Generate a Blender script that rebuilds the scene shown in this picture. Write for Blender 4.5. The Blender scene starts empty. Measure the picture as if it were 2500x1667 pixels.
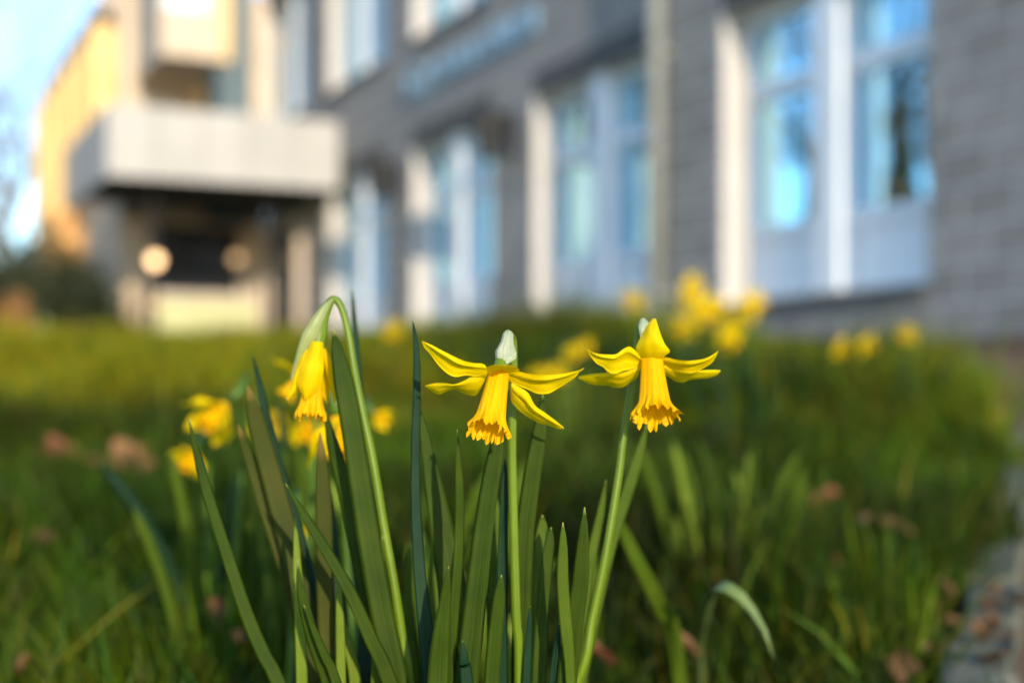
import bpy, math, random
import numpy as np
from mathutils import Vector, Matrix, Quaternion

random.seed(7); rng = np.random.default_rng(7)
scn = bpy.context.scene
COL = scn.collection

# ------------------------------------------------------------------ camera
CH = 0.26                      # camera height above the foot of the bank
F = 3472.0; PX0 = 1250.0; HOR = 950.0      # focal length and principal point in photo pixels
cam_d = bpy.data.cameras.new("camera"); cam = bpy.data.objects.new("camera", cam_d)
COL.objects.link(cam); scn.camera = cam
cam.location = (0, 0, CH); cam.rotation_euler = (math.radians(90), 0, 0)
cam_d.sensor_width = 36.0; cam_d.lens = 50.0; cam_d.shift_y = (HOR - 833.5) / 2500.0
cam_d.clip_start = 0.02; cam_d.clip_end = 2000
cam_d.dof.use_dof = True; cam_d.dof.focus_distance = 0.594; cam_d.dof.aperture_fstop = 4.3

# ------------------------------------------------------------------ light
SUN_AZ = (0.30, -0.954); SUN_EL = math.radians(15.0)
world = bpy.data.worlds.new("World"); scn.world = world; world.use_nodes = True
wn = world.node_tree
sky = wn.nodes.new("ShaderNodeTexSky"); sky.sky_type = 'NISHITA'; sky.sun_disc = False
sky.sun_elevation = SUN_EL; sky.sun_rotation = math.atan2(SUN_AZ[0], SUN_AZ[1])
sky.air_density = 1.0; sky.dust_density = 0.3; sky.ozone_density = 3.2
bg = wn.nodes["Background"]; bg.inputs[1].default_value = 0.15
wn.links.new(sky.outputs[0], bg.inputs[0])
sd = bpy.data.lights.new("sun", 'SUN'); sun = bpy.data.objects.new("sun", sd); COL.objects.link(sun)
sd.energy = 2.1; sd.angle = math.radians(0.6); sd.color = (1.0, 0.84, 0.62)
sv = Vector((SUN_AZ[0] * math.cos(SUN_EL), SUN_AZ[1] * math.cos(SUN_EL), math.sin(SUN_EL)))
sun.rotation_euler = sv.to_track_quat('Z', 'Y').to_euler(); sun.location = sv * 20
scn.view_settings.view_transform = 'Standard'; scn.view_settings.look = 'None'
scn.view_settings.exposure = 1.45; scn.view_settings.gamma = 1.0
scn.view_settings.use_curve_mapping = False
scn.cycles.use_denoising = True
scn.cycles.sample_clamp_indirect = 4.0
scn.cycles.max_bounces = 8; scn.cycles.transparent_max_bounces = 12

# ------------------------------------------------------------------ helpers
def pt(px, py, Y):
    """a point at distance Y in front of the camera, from a photo position"""
    return Vector(((px - PX0) / F * Y, Y, CH - (py - HOR) / F * Y))
K = 2500 / 2352.0
def pv(x, y, Y): return pt(x * K, y * K, Y)

def tag(o, label=None, cat=None, group=None, kind=None):
    if label: o["label"] = label
    if cat: o["category"] = cat
    if group: o["group"] = group
    if kind: o["kind"] = kind
    return o
def empty(name, loc=(0, 0, 0), rz=0.0):
    e = bpy.data.objects.new(name, None); COL.objects.link(e)
    e.location = loc; e.rotation_euler = (0, 0, rz); e.empty_display_size = 0.05
    return e
def link(name, me, parent=None, mat=None, inv=True):
    o = bpy.data.objects.new(name, me); COL.objects.link(o)
    if mat is not None and len(me.materials) == 0: me.materials.append(mat)
    if parent is not None: o.parent = parent
    return o
def mesh(name, V, Fc, mat=None, smooth=False, uv=None):
    me = bpy.data.meshes.new(name)
    me.from_pydata([tuple(v) for v in V], [], [tuple(f) for f in Fc])
    if uv is not None:
        lay = me.uv_layers.new(name="UVMap")
        li = np.empty(len(me.loops), dtype=np.int32); me.loops.foreach_get("vertex_index", li)
        lay.data.foreach_set("uv", np.asarray(uv, dtype=np.float32)[li].ravel())
    if smooth: me.polygons.foreach_set("use_smooth", [True] * len(me.polygons))
    if mat is not None: me.materials.append(mat)
    me.update(); return me
def local(V, o):
    """world vertices to the frame of an unrotated empty"""
    return [Vector(v) - o.location for v in V]

BF = [(0, 3, 2, 1), (4, 5, 6, 7), (0, 1, 5, 4), (1, 2, 6, 5), (2, 3, 7, 6), (3, 0, 4, 7)]
def boxes(lst):
    V, Fc = [], []
    for (x0, x1, y0, y1, z0, z1) in lst:
        b = len(V)
        V += [(x0, y0, z0), (x1, y0, z0), (x1, y1, z0), (x0, y1, z0), (x0, y0, z1), (x1, y0, z1), (x1, y1, z1), (x0, y1, z1)]
        Fc += [tuple(b + i for i in f) for f in BF]
    return V, Fc

def spline(P, n):
    """Catmull-Rom through P, n samples, even in chord length"""
    P = np.asarray(P, float)
    if len(P) == 2:
        t = np.linspace(0, 1, n)[:, None]; return P[0] * (1 - t) + P[1] * t
    Q = np.vstack([2 * P[0] - P[1], P, 2 * P[-1] - P[-2]])
    out = []
    for i in range(1, len(Q) - 2):
        t = np.linspace(0, 1, 16, endpoint=False)[:, None]
        a, b, c, d = Q[i - 1], Q[i], Q[i + 1], Q[i + 2]
        out.append(0.5 * ((2 * b) + (c - a) * t + (2 * a - 5 * b + 4 * c - d) * t ** 2 + (3 * b - a - 3 * c + d) * t ** 3))
    out = np.vstack(out + [P[-1][None]])
    L = np.r_[0, np.cumsum(np.linalg.norm(np.diff(out[:, :2] if out.shape[1] > 2 else out, axis=0), axis=1) + 1e-9)]
    s = np.linspace(0, L[-1], n)
    return np.stack([np.interp(s, L, out[:, k]) for k in range(out.shape[1])], axis=1)

def grid_faces(nr, nc, closed=False):
    Fc = []
    for i in range(nr - 1):
        for j in range(nc if closed else nc - 1):
            k = (j + 1) % nc
            Fc.append((i * nc + j, i * nc + k, (i + 1) * nc + k, (i + 1) * nc + j))
    return Fc

def tube(C, R, n=12, ry=None, ridge=None):
    """closed tube round the polyline C with radii R"""
    C = [Vector(c) for c in C]; m = len(C); V, uv = [], []
    up = Vector((0, -1, 0)); side = None
    for i in range(m):
        t = (C[min(i + 1, m - 1)] - C[max(i - 1, 0)]).normalized()
        if side is None: side = t.cross(up).normalized() if abs(t.dot(up)) < .95 else t.cross(Vector((1, 0, 0))).normalized()
        side = (side - t * side.dot(t)).normalized(); nrm = side.cross(t)
        for j in range(n):
            a = 2 * math.pi * j / n; r = R[i] * (1 + (ridge(i / (m - 1), a) if ridge else 0)); q = (ry[i] if ry else R[i]) * (1 + (ridge(i / (m - 1), a) if ridge else 0))
            V.append(C[i] + side * (r * math.cos(a)) + nrm * (q * math.sin(a))); uv.append((j / n, i / (m - 1)))
    Fc = grid_faces(m, n, True)
    Fc.append(tuple(range(n))[::-1]); Fc.append(tuple((m - 1) * n + j for j in range(n)))
    return V, Fc, uv

# ------------------------------------------------------------------ materials
def new_mat(name):
    m = bpy.data.materials.new(name); m.use_nodes = True
    nt = m.node_tree; return m, nt, nt.nodes["Principled BSDF"], nt.nodes["Material Output"]
def noise_ramp(nt, scale, stops, coord='Object', detail=4.0, mapscale=None, rough=0.55):
    tc = nt.nodes.new("ShaderNodeTexCoord"); nz = nt.nodes.new("ShaderNodeTexNoise")
    nz.inputs["Scale"].default_value = scale; nz.inputs["Detail"].default_value = detail; nz.inputs["Roughness"].default_value = rough
    src = tc.outputs[coord]
    if mapscale:
        mp = nt.nodes.new("ShaderNodeMapping"); mp.inputs["Scale"].default_value = mapscale
        nt.links.new(src, mp.inputs[0]); src = mp.outputs[0]
    nt.links.new(src, nz.inputs["Vector"])
    rp = nt.nodes.new("ShaderNodeValToRGB"); el = rp.color_ramp.elements
    while len(el) > 1: el.remove(el[-1])
    el[0].position = stops[0][0]; el[0].color = (*stops[0][1], 1)
    for p, c in stops[1:]:
        e = el.new(p); e.color = (*c, 1)
    nt.links.new(nz.outputs["Fac"], rp.inputs[0])
    return rp.outputs[0], nz.outputs["Fac"]
def bump(nt, b, h, strength, dist):
    bp = nt.nodes.new("ShaderNodeBump"); bp.inputs["Strength"].default_value = strength; bp.inputs["Distance"].default_value = dist
    nt.links.new(h, bp.inputs["Height"]); nt.links.new(bp.outputs[0], b.inputs["Normal"])
def simple(name, c0, c1, scale=6.0, rough=0.7, bmp=0.2, bd=0.004, spec=0.4, metal=0.0, per_object=0.0):
    m, nt, b, o = new_mat(name)
    col, fac = noise_ramp(nt, scale, [(0.3, c0), (0.7, c1)])
    if per_object:
        oi = nt.nodes.new("ShaderNodeObjectInfo"); hs = nt.nodes.new("ShaderNodeHueSaturation")
        mr = nt.nodes.new("ShaderNodeMapRange"); mr.inputs[3].default_value = 1 - per_object; mr.inputs[4].default_value = 1 + per_object
        nt.links.new(oi.outputs["Random"], mr.inputs[0]); nt.links.new(mr.outputs[0], hs.inputs["Value"]); nt.links.new(col, hs.inputs["Color"]); col = hs.outputs[0]
    nt.links.new(col, b.inputs["Base Color"]); b.inputs["Roughness"].default_value = rough
    b.inputs["Specular IOR Level"].default_value = spec; b.inputs["Metallic"].default_value = metal
    if bmp: bump(nt, b, fac, bmp, bd)
    return m

def leafy(name, c0, c1, trans=0.3, tcol=None, rough=0.4, stripes=26.0, stripe_amt=0.25, spec=0.4, blotch=25.0, tip=None, attr=None, bumpd=0.0004):
    """thin plant tissue: veins along the length, part of the light passing through"""
    m, nt, b, o = new_mat(name)
    col, fac = noise_ramp(nt, blotch, [(0.3, c0), (0.72, c1)])
    tc = nt.nodes.new("ShaderNodeTexCoord"); mp = nt.nodes.new("ShaderNodeMapping"); mp.inputs["Scale"].default_value = (stripes, 1.2, 1)
    nz = nt.nodes.new("ShaderNodeTexNoise"); nz.inputs["Scale"].default_value = 1.0; nz.inputs["Detail"].default_value = 3
    nt.links.new(tc.outputs["UV"], mp.inputs[0]); nt.links.new(mp.outputs[0], nz.inputs["Vector"])
    mr = nt.nodes.new("ShaderNodeMapRange"); mr.inputs[1].default_value = .3; mr.inputs[2].default_value = .7
    mr.inputs[3].default_value = 1 - stripe_amt; mr.inputs[4].default_value = 1 + stripe_amt
    nt.links.new(nz.outputs["Fac"], mr.inputs[0])
    hs = nt.nodes.new("ShaderNodeHueSaturation"); nt.links.new(col, hs.inputs["Color"]); nt.links.new(mr.outputs[0], hs.inputs["Value"])
    col = hs.outputs[0]
    if attr:
        at = nt.nodes.new("ShaderNodeAttribute"); at.attribute_name = attr
        mx = nt.nodes.new("ShaderNodeMix"); mx.data_type = 'RGBA'; mx.blend_type = 'MULTIPLY'; mx.inputs[0].default_value = 1.0
        nt.links.new(col, mx.inputs[6]); nt.links.new(at.outputs["Color"], mx.inputs[7]); col = mx.outputs[2]
    if tip:
        sp = nt.nodes.new("ShaderNodeSeparateXYZ"); nt.links.new(tc.outputs["UV"], sp.inputs[0])
        m2 = nt.nodes.new("ShaderNodeMapRange"); m2.inputs[1].default_value = tip[1]; m2.inputs[2].default_value = tip[2]
        nt.links.new(sp.outputs[1], m2.inputs[0])
        mx = nt.nodes.new("ShaderNodeMix"); mx.data_type = 'RGBA'
        nt.links.new(m2.outputs[0], mx.inputs[0]); nt.links.new(col, mx.inputs[6]); mx.inputs[7].default_value = (*tip[0], 1); col = mx.outputs[2]
    nt.links.new(col, b.inputs["Base Color"]); b.inputs["Roughness"].default_value = rough; b.inputs["Specular IOR Level"].default_value = spec
    bp = nt.nodes.new("ShaderNodeBump"); bp.inputs["Strength"].default_value = 0.6; bp.inputs["Distance"].default_value = bumpd
    nt.links.new(nz.outputs["Fac"], bp.inputs["Height"]); nt.links.new(bp.outputs[0], b.inputs["Normal"])
    if trans > 0:
        tr = nt.nodes.new("ShaderNodeBsdfTranslucent"); ms = nt.nodes.new("ShaderNodeMixShader"); ms.inputs[0].default_value = trans
        if tcol:
            mx = nt.nodes.new("ShaderNodeMix"); mx.data_type = 'RGBA'; mx.blend_type = 'MIX'; mx.inputs[0].default_value = 0.6
            nt.links.new(col, mx.inputs[6]); mx.inputs[7].default_value = (*tcol, 1); nt.links.new(mx.outputs[2], tr.inputs[0])
        else: nt.links.new(col, tr.inputs[0])
        nt.links.new(b.outputs[0], ms.inputs[1]); nt.links.new(tr.outputs[0], ms.inputs[2]); nt.links.new(ms.outputs[0], o.inputs[0])
    return m

M = {}
M['petal'] = leafy('petal_yellow', (.84, .59, .001), (.90, .67, .002), .42, None, .55, 30, .05, .10, 60, tip=((.8, .72, .3), .985, 1.0), bumpd=.0003)
M['trumpet'] = leafy('trumpet_yellow', (.86, .45, .001), (.92, .53, .002), .36, None, .55, 70, .07, .10, 60, bumpd=.0004)
M['spathe'] = leafy('papery_spathe', (.34, .42, .25), (.54, .56, .38), .35, None, .5, 26, .22, .35, 140)
M['leaf_a'] = leafy('daffodil_leaf_green', (.022, .046, .002), (.038, .066, .003), .16, (.13, .19, .001), .55, 22, .35, .10, 60, tip=((.28, .30, .06), .985, .998))
M['leaf_b'] = leafy('daffodil_leaf_bluegreen', (.004, .024, .009), (.009, .036, .012), .08, (.04, .10, .006), .5, 22, .3, .14, 60, tip=((.16, .2, .04), .988, .998))
M['leaf_c'] = leafy('daffodil_leaf_pale', (.052, .092, .005), (.082, .128, .009), .24, (.20, .28, .002), .55, 24, .22, .10, 60, tip=((.4, .38, .1), .985, .998))
M['leaf_d'] = leafy('daffodil_leaf_olive', (.030, .044, .003), (.056, .062, .006), .2, (.16, .17, .003), .55, 20, .35, .10, 30, tip=((.28, .17, .04), .95, 1.0))
M['leaf_e'] = leafy('daffodil_leaf_bright', (.12, .18, .012), (.18, .25, .03), .25, (.30, .38, .005), .5, 24, .2, .12, 60)
M['leaf_arch'] = leafy('arched_leaf_pale', (.12, .19, .045), (.18, .25, .08), .2, None, .4, 24, .15, .4, 60)
M['leaf_bud'] = leafy('spathe_green', (.22, .29, .08), (.36, .40, .16), .25, None, .42, 22, .18, .4, 60)
M['stem'] = leafy('stem_green', (.10, .17, .003), (.14, .22, .005), .15, (.35, .44, .002), .42, 14, .12, .35, 40)
M['stem_deep'] = leafy('stem_deep_green', (.07, .15, .012), (.10, .19, .018), .1, (.2, .3, .01), .4, 14, .12, .45, 40)
M['grass'] = leafy('grass_blades', (.046, .082, .002), (.080, .120, .003), .38, None, .55, 6, .15, .18, 3, attr='tint')
M['dry_leaf'] = leafy('dry_leaf', (.19, .085, .038), (.40, .21, .10), .15, None, .6, 8, .25, .25, 40)
M['dry_leaf_red'] = leafy('dry_leaf_red', (.19, .06, .03), (.34, .13, .07), .12, None, .6, 8, .25, .25, 40)

m, nt, b, o = new_mat('lawn_soil')
col, fac = noise_ramp(nt, 9.0, [(0.3, (.035, .028, .014)), (.5, (.035, .055, .012)), (0.75, (.05, .085, .015))], detail=8)
nt.links.new(col, b.inputs["Base Color"]); b.inputs["Roughness"].default_value = .95; bump(nt, b, fac, .8, .02); M['ground'] = m
M['soil'] = simple('bare_soil', (.045, .028, .016), (.095, .060, .034), 14, .95, .9, .02)
M['path'] = simple('path_grit', (.11, .07, .05), (.18, .12, .085), 40, .95, .5, .004, spec=.1)
M['paver'] = simple('concrete_paver', (.055, .045, .038), (.115, .09, .075), 30, .95, .6, .004, spec=.1, per_object=.25)
M['kerb'] = simple('kerb_concrete', (.085, .095, .065), (.17, .17, .13), 22, .95, .6, .005, spec=.1, per_object=.12)
M['mortar'] = simple('wall_mortar', (.52, .50, .48), (.62, .60, .58), 20, .9, .3)
M['block'] = simple('grey_block', (.205, .192, .178), (.30, .28, .258), 9, .85, .4, .004, per_object=.14)
M['white'] = simple('white_paint', (.72, .76, .80), (.79, .82, .85), 3, .5, .03)
M['render'] = simple('cream_render', (.52, .42, .31), (.64, .53, .40), 4, .85, .3)
M['lightpanel'] = simple('white_fascia', (.36, .355, .34), (.43, .42, .40), 2, .7, .05)
M['yellow'] = simple('ochre_sun_gold', (.70, .46, .17), (.82, .57, .23), 3, .6, .1)
M['orange'] = simple('orange_cladding', (.62, .32, .10), (.74, .42, .15), 3, .6, .1)
M['beige'] = simple('beige_eaves', (.50, .41, .34), (.62, .52, .44), 3, .75, .1)
M['housewall'] = simple('pale_house_render', (.78, .72, .60), (.85, .80, .70), 2, .9, .1)
M['lining'] = simple('offwhite_lining', (.44, .41, .37), (.52, .49, .45), 3, .6, .05)
M['dark'] = simple('dark_metal', (.015, .016, .018), (.03, .03, .03), 10, .45, .05)
M['teal'] = simple('slate_blue_panel', (.06, .11, .15), (.09, .15, .19), 3, .5, .05)
M['pipe'] = simple('pale_grey_pipe', (.19, .21, .20), (.25, .26, .25), 6, .7, .05)
M['sill'] = simple('slate_sill_shade', (.05, .05, .05), (.08, .08, .08), 8, .7, .1)
M['letter'] = simple('blue_grey_metal', (.20, .36, .52), (.28, .46, .62), 6, .35, .02, metal=.2)
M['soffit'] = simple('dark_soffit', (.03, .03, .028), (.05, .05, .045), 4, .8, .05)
M['interior'] = simple('room_interior', (.05, .05, .05), (.09, .085, .08), 1.5, .9, .0)
M['reflection_blind'] = simple('cream_reflection_blind', (.70, .64, .46), (.78, .74, .58), 1.2, .8, .0)
M['bark'] = simple('bark', (.09, .065, .045), (.19, .15, .11), 18, .9, .7, .02)
M['paleyellow'] = simple('pale_yellow_render', (.42, .42, .22), (.50, .50, .28), 5, .85, .2)
M['hedge'] = leafy('evergreen_leaf', (.02, .03, .012), (.05, .06, .02), .15, None, .4, 3, .1, .4, 2)
M['beech'] = leafy('copper_hedge_leaf', (.32, .15, .05), (.50, .26, .09), .3, None, .5, 3, .1, .3, 2)
M['darkglass'] = simple('dark_door_glass', (.008, .010, .014), (.02, .022, .026), 2, .08, .0, spec=.6)
M['greenglass'] = simple('green_door_glass', (.02, .045, .040), (.04, .07, .06), 2, .12, .0, spec=.6)
m, nt, b, o = new_mat('window_glass')
gl = nt.nodes.new("ShaderNodeBsdfGlossy"); gl.inputs[0].default_value = (.50, .84, 1.0, 1); gl.inputs[1].default_value = .02
tp = nt.nodes.new("ShaderNodeBsdfTransparent"); tp.inputs[0].default_value = (.62, .80, .86, 1)
ms = nt.nodes.new("ShaderNodeMixShader"); ms.inputs[0].default_value = .78
nt.links.new(tp.outputs[0], ms.inputs[1]); nt.links.new(gl.outputs[0], ms.inputs[2]); nt.links.new(ms.outputs[0], o.inputs[0]); M['glass'] = m
m, nt, b, o = new_mat('glint_glow')
em = nt.nodes.new("ShaderNodeEmission"); em.inputs[0].default_value = (1, .62, .30, 1); em.inputs[1].default_value = 2.2  # emission stands in for sun glints on small shiny fittings
nt.links.new(em.outputs[0], o.inputs[0]); M['glow'] = m
m = m.copy(); m.name = 'glint_glow_dim'; [n for n in m.node_tree.nodes if n.type == 'EMISSION'][0].inputs[1].default_value = .55; M['glow_dim'] = m

# ------------------------------------------------------------------ ground
def g(x, y):
    y = np.asarray(y, float); x = np.asarray(x, float)
    base = np.interp(y, [-500, .7, 1.0, 2, 3, 4, 5, 6.5, 9, 14, 500], [0, 0, .012, .105, .205, .30, .385, .445, .47, .40, .40])
    fade = np.clip((y - .8) / 1.0, 0, 1) * np.clip((30 - y) / 10, 0, 1)
    return base + fade * (.012 * np.sin(2.3 * x + 1.7 * y) + .009 * np.sin(4.1 * x - 2.6 * y + 1))
EY = np.array([-50, 0.3, .95, 1.14, 1.42, 1.8, 2.24, 2.64, 3.2, 3.85, 4.8, 5.6, 7.0, 9.0, 14, 60])
EX = np.array([.05, .08, .285, .342, .45, .60, .775, .90, 1.0, 1.03, 1.0, .93, .75, .1, -2.2, -20.])
def edge(y): return np.interp(y, EY, EX)

ax = np.r_[-600, -200, -80, -40, -25, -15, -10, -7, np.arange(-5, 5.01, .1), 7, 10, 15, 25, 40, 80, 200, 600]
ay = np.r_[-300, -100, -40, -15, -6, -3, -1, np.arange(0, 10.01, .1), 11, 12, 14, 17, 20, 30, 45, 80, 200, 900]
GX, GY = np.meshgrid(ax, ay); GZ = g(GX, GY)
V = np.stack([GX.ravel(), GY.ravel(), GZ.ravel()], 1)
tag(link('ground', mesh('ground', V, grid_faces(len(ay), len(ax)), M['ground'], True)), kind='structure')

# ------------------------------------------------------------------ building frame
D = 4.3; m_ = Vector((.908, .419, 0)).normalized(); d_ = Vector((-m_.y, m_.x, 0))
BLOC = m_ * D; BROT = math.atan2(d_.y, d_.x)
BM = Matrix.Translation(BLOC) @ Matrix.Rotation(BROT, 4, 'Z')
def bw(s, w, z): return BM @ Vector((s * D, w * D, CH + z * D))     # building coordinates (in units of D) to world
ZB = 0.30        # foot of the walls, world z
def Z(h): return CH + h * D

path_y = np.r_[np.arange(.2, 7.0, .1)]
V, Fc = [], []
for y in path_y:
    e0 = float(edge(y)) + .02; e1 = (D - m_.y * y) / m_.x - .3
    for k in range(9):
        x = e0 + (max(e1, e0 + .05) - e0) * k / 8; V.append((x, y, float(g(x, y)) + .006))
tag(link('path', mesh('path', V, grid_faces(len(path_y), 9), M['path'], True)), kind='structure')
V = []
ss = np.arange(.3 * D, 3.05 * D, .25)
for s in ss:
    for k in range(5):
        w = .02 + .55 * k / 4; p = BM @ Vector((s, w, 0)); V.append((p.x, p.y, float(g(p.x, p.y)) + .016 + .03 * math.sin(math.pi * k / 4)))
tag(link('soil_bed', mesh('soil_bed', V, grid_faces(len(ss), 5), M['soil'], True)), kind='structure')

# kerb stones and pavers
kerb = empty('kerb', (.6, 1.8, float(g(.6, 1.8)))); tag(kerb, kind='structure')
yy = np.arange(.55, 4.6, .01); kx = edge(yy); L = np.r_[0, np.cumsum(np.hypot(np.diff(kx), np.diff(yy)))]
for i in range(int(L[-1] / .30)):
    a, bq = i * .30 + .004, (i + 1) * .30 - .004
    V = []; off_ = random.uniform(-.006, .006); lift_ = random.uniform(-.008, .006)
    for t in np.linspace(a, bq, 5):
        x, y = np.interp(t, L, kx), np.interp(t, L, yy); x2, y2 = np.interp(t + .02, L, kx), np.interp(t + .02, L, yy)
        n = np.array([y2 - y, -(x2 - x)]); n /= np.linalg.norm(n); z = float(g(x, y))
        for (o_, h) in ((0, -.06), (0, .024), (.006, .030), (.046, .030), (.052, .024), (.052, -.06)):
            jx, jy, jz = (random.uniform(-.004, .004) for _ in range(3)); V.append((x + n[0] * o_ + jx + off_, y + n[1] * o_ + jy, z + h + jz + lift_))
    Fc = grid_faces(5, 6, True) + [(0, 1, 2, 3, 4, 5)[::-1], tuple(24 + j for j in range(6))]
    link('kerb_stone', mesh('kerb_stone', local(V, kerb), Fc, M['kerb']), kerb)
pave = empty('paving', (1.1, 2.2, float(g(1.1, 2.2)))); tag(pave, kind='structure')
V, Fc = boxes([(-.098, .098, -.048, .048, -.05, .010)])
V = [(x * (.97 if z > 0 else 1), y * (.95 if z > 0 else 1), z) for x, y, z in V]
pm = mesh('paver', V, Fc, M['paver']); ncount = 0
for r in range(-10, 60):
    for c in range(-10, 40):
        p = BM @ Vector((r * .1 + .3, 1.0 + c * .2 + (r % 2) * .1, 0)); 
        if p.y < .85 or p.y > 4.4 or p.x < edge(p.y) + .14 or p.x > p.y * .46 + .1 or ncount > 295: continue
        z = float(g(p.x, p.y)); sl = (float(g(p.x, p.y + .1)) - float(g(p.x, p.y - .1))) / .2
        o = link('paver', pm, pave); ncount += 1
        o.location = Vector((p.x, p.y, z + .004 + random.uniform(-.002, .002))) - pave.location
        o.rotation_euler = (Matrix.Rotation(math.atan(sl), 3, 'X') @ Matrix.Rotation(BROT + math.pi / 2, 3, 'Z')).to_euler()

# ------------------------------------------------------------------ main building
bld = empty('school_building', (BLOC.x, BLOC.y, 0), BROT)
tag(bld, 'grey block building with tall white windows, cream wing and white entrance canopy', 'building')
def part(name, bx, mat, parent=bld, smooth=False):
    V, Fc = boxes([(a * D, b_ * D, c * D, d * D, e, f) for a, b_, c, d, e, f in bx]); return link(name, mesh(name, V, Fc, mat, smooth), parent)
cen = [1.339 + .553 * k for k in range(5)]; HW = .190
LB, LT, UB, UT = .108, .478, .685, 1.03      # window bottoms and tops, ground and upper floor
ZT = Z(1.28); S0, S1 = .2, 3.75
openL = [(cen[k] - HW, cen[k] + HW, LB, LT) for k in range(4)]
openU = [(cen[k] - HW, cen[k] + HW, UB, UT) for k in range(1, 5)]
core = []
cuts = sorted(set([S0, S1] + [x for o in openL + openU for x in o[:2]]))
e_ = .006 / D
for a, b_ in zip(cuts[:-1], cuts[1:]):
    mid = (a + b_) / 2; zs = [ZB]
    for o in sorted([o for o in openL + openU if o[0] < mid < o[1]], key=lambda o: o[2]): zs += [Z(o[2]), Z(o[3])]
    zs.append(ZT)
    for i in range(0, len(zs), 2): core.append((a, b_, -.30 / D, -e_, zs[i], zs[i + 1]))
wall = part('wall', core, M['mortar'])
# the blocks, running bond
BWID, BHT, JT = .315, .166, .011
full = None; farV, farF = [], []
def block_mesh(w):
    a, b_, h = w / 2 - JT / 2, BHT / 2 - JT / 2, .004
    h = .006
    V = [(-a, -.03, -b_), (a, -.03, -b_), (a, -.03, b_), (-a, -.03, b_), (-a, -h, -b_), (a, -h, -b_), (a, -h, b_), (-a, -h, b_),
         (-a + h, 0, -b_ + h), (a - h, 0, -b_ + h), (a - h, 0, b_ - h), (-a + h, 0, b_ - h)]
    Fc = [(0, 1, 5, 4), (1, 2, 6, 5), (2, 3, 7, 6), (3, 0, 4, 7), (4, 5, 9, 8), (5, 6, 10, 9), (6, 7, 11, 10), (7, 4, 8, 11), (8, 9, 10, 11)]
    return V, [f[::-1] for f in Fc]
shared = {}; nblk = 0
for r in range(int((ZT - ZB) / BHT)):
    zc = ZB + (r + .5) * BHT
    free = [(S0 * D, S1 * D)]
    for o in openL + openU:
        if Z(o[2]) - BHT * .5 < zc < Z(o[3]) + BHT * .5 - .01 and not (zc + BHT / 2 <= Z(o[2]) + .02 or zc - BHT / 2 >= Z(o[3]) - .02):
            nf = []
            for a, b_ in free:
                if o[1] * D <= a or o[0] * D >= b_: nf.append((a, b_))
                else:
                    if o[0] * D > a: nf.append((a, o[0] * D))
                    if o[1] * D < b_: nf.append((o[1] * D, b_))
            free = nf
    for a, b_ in free:
        x = math.floor(a / BWID) * BWID - (BWID / 2 if r % 2 else 0)
        while x < b_:
            x0, x1 = max(x, a), min(x + BWID, b_); x += BWID
            if x1 - x0 < .02: continue
            sc = (x0 + x1) / 2
            if .8 * D < sc < 2.27 * D and zc < Z(.62) and nblk < 298:
                key = round(x1 - x0, 3)
                if key not in shared:
                    V, Fc = block_mesh(x1 - x0); shared[key] = mesh('block', V, Fc, M['block'])
                o = link('block', shared[key], wall); nblk += 1
                o.location = (sc, random.uniform(-.0015, .0015), zc)
            else:
                V, Fc = block_mesh(x1 - x0); bq = len(farV)
                farV += [(v[0] + sc, v[1], v[2] + zc) for v in V]; farF += [tuple(bq + i for i in f) for f in Fc]
fb = link('blockwork', mesh('blockwork', farV, farF, M['block']), wall); fb["kind"] = "stuff"
part('interior', [(S0, S1, -3.0 / D, -2.9 / D, ZB, ZT), (S0, S1, -2.9 / D, -.31 / D, Z(.56), Z(.60)), (S0, S1, -2.9 / D, -.31 / D, ZB - .1, ZB), (S0, S1, -2.9 / D, -.31 / D, ZT, ZT + .1)], M['interior'])

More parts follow.
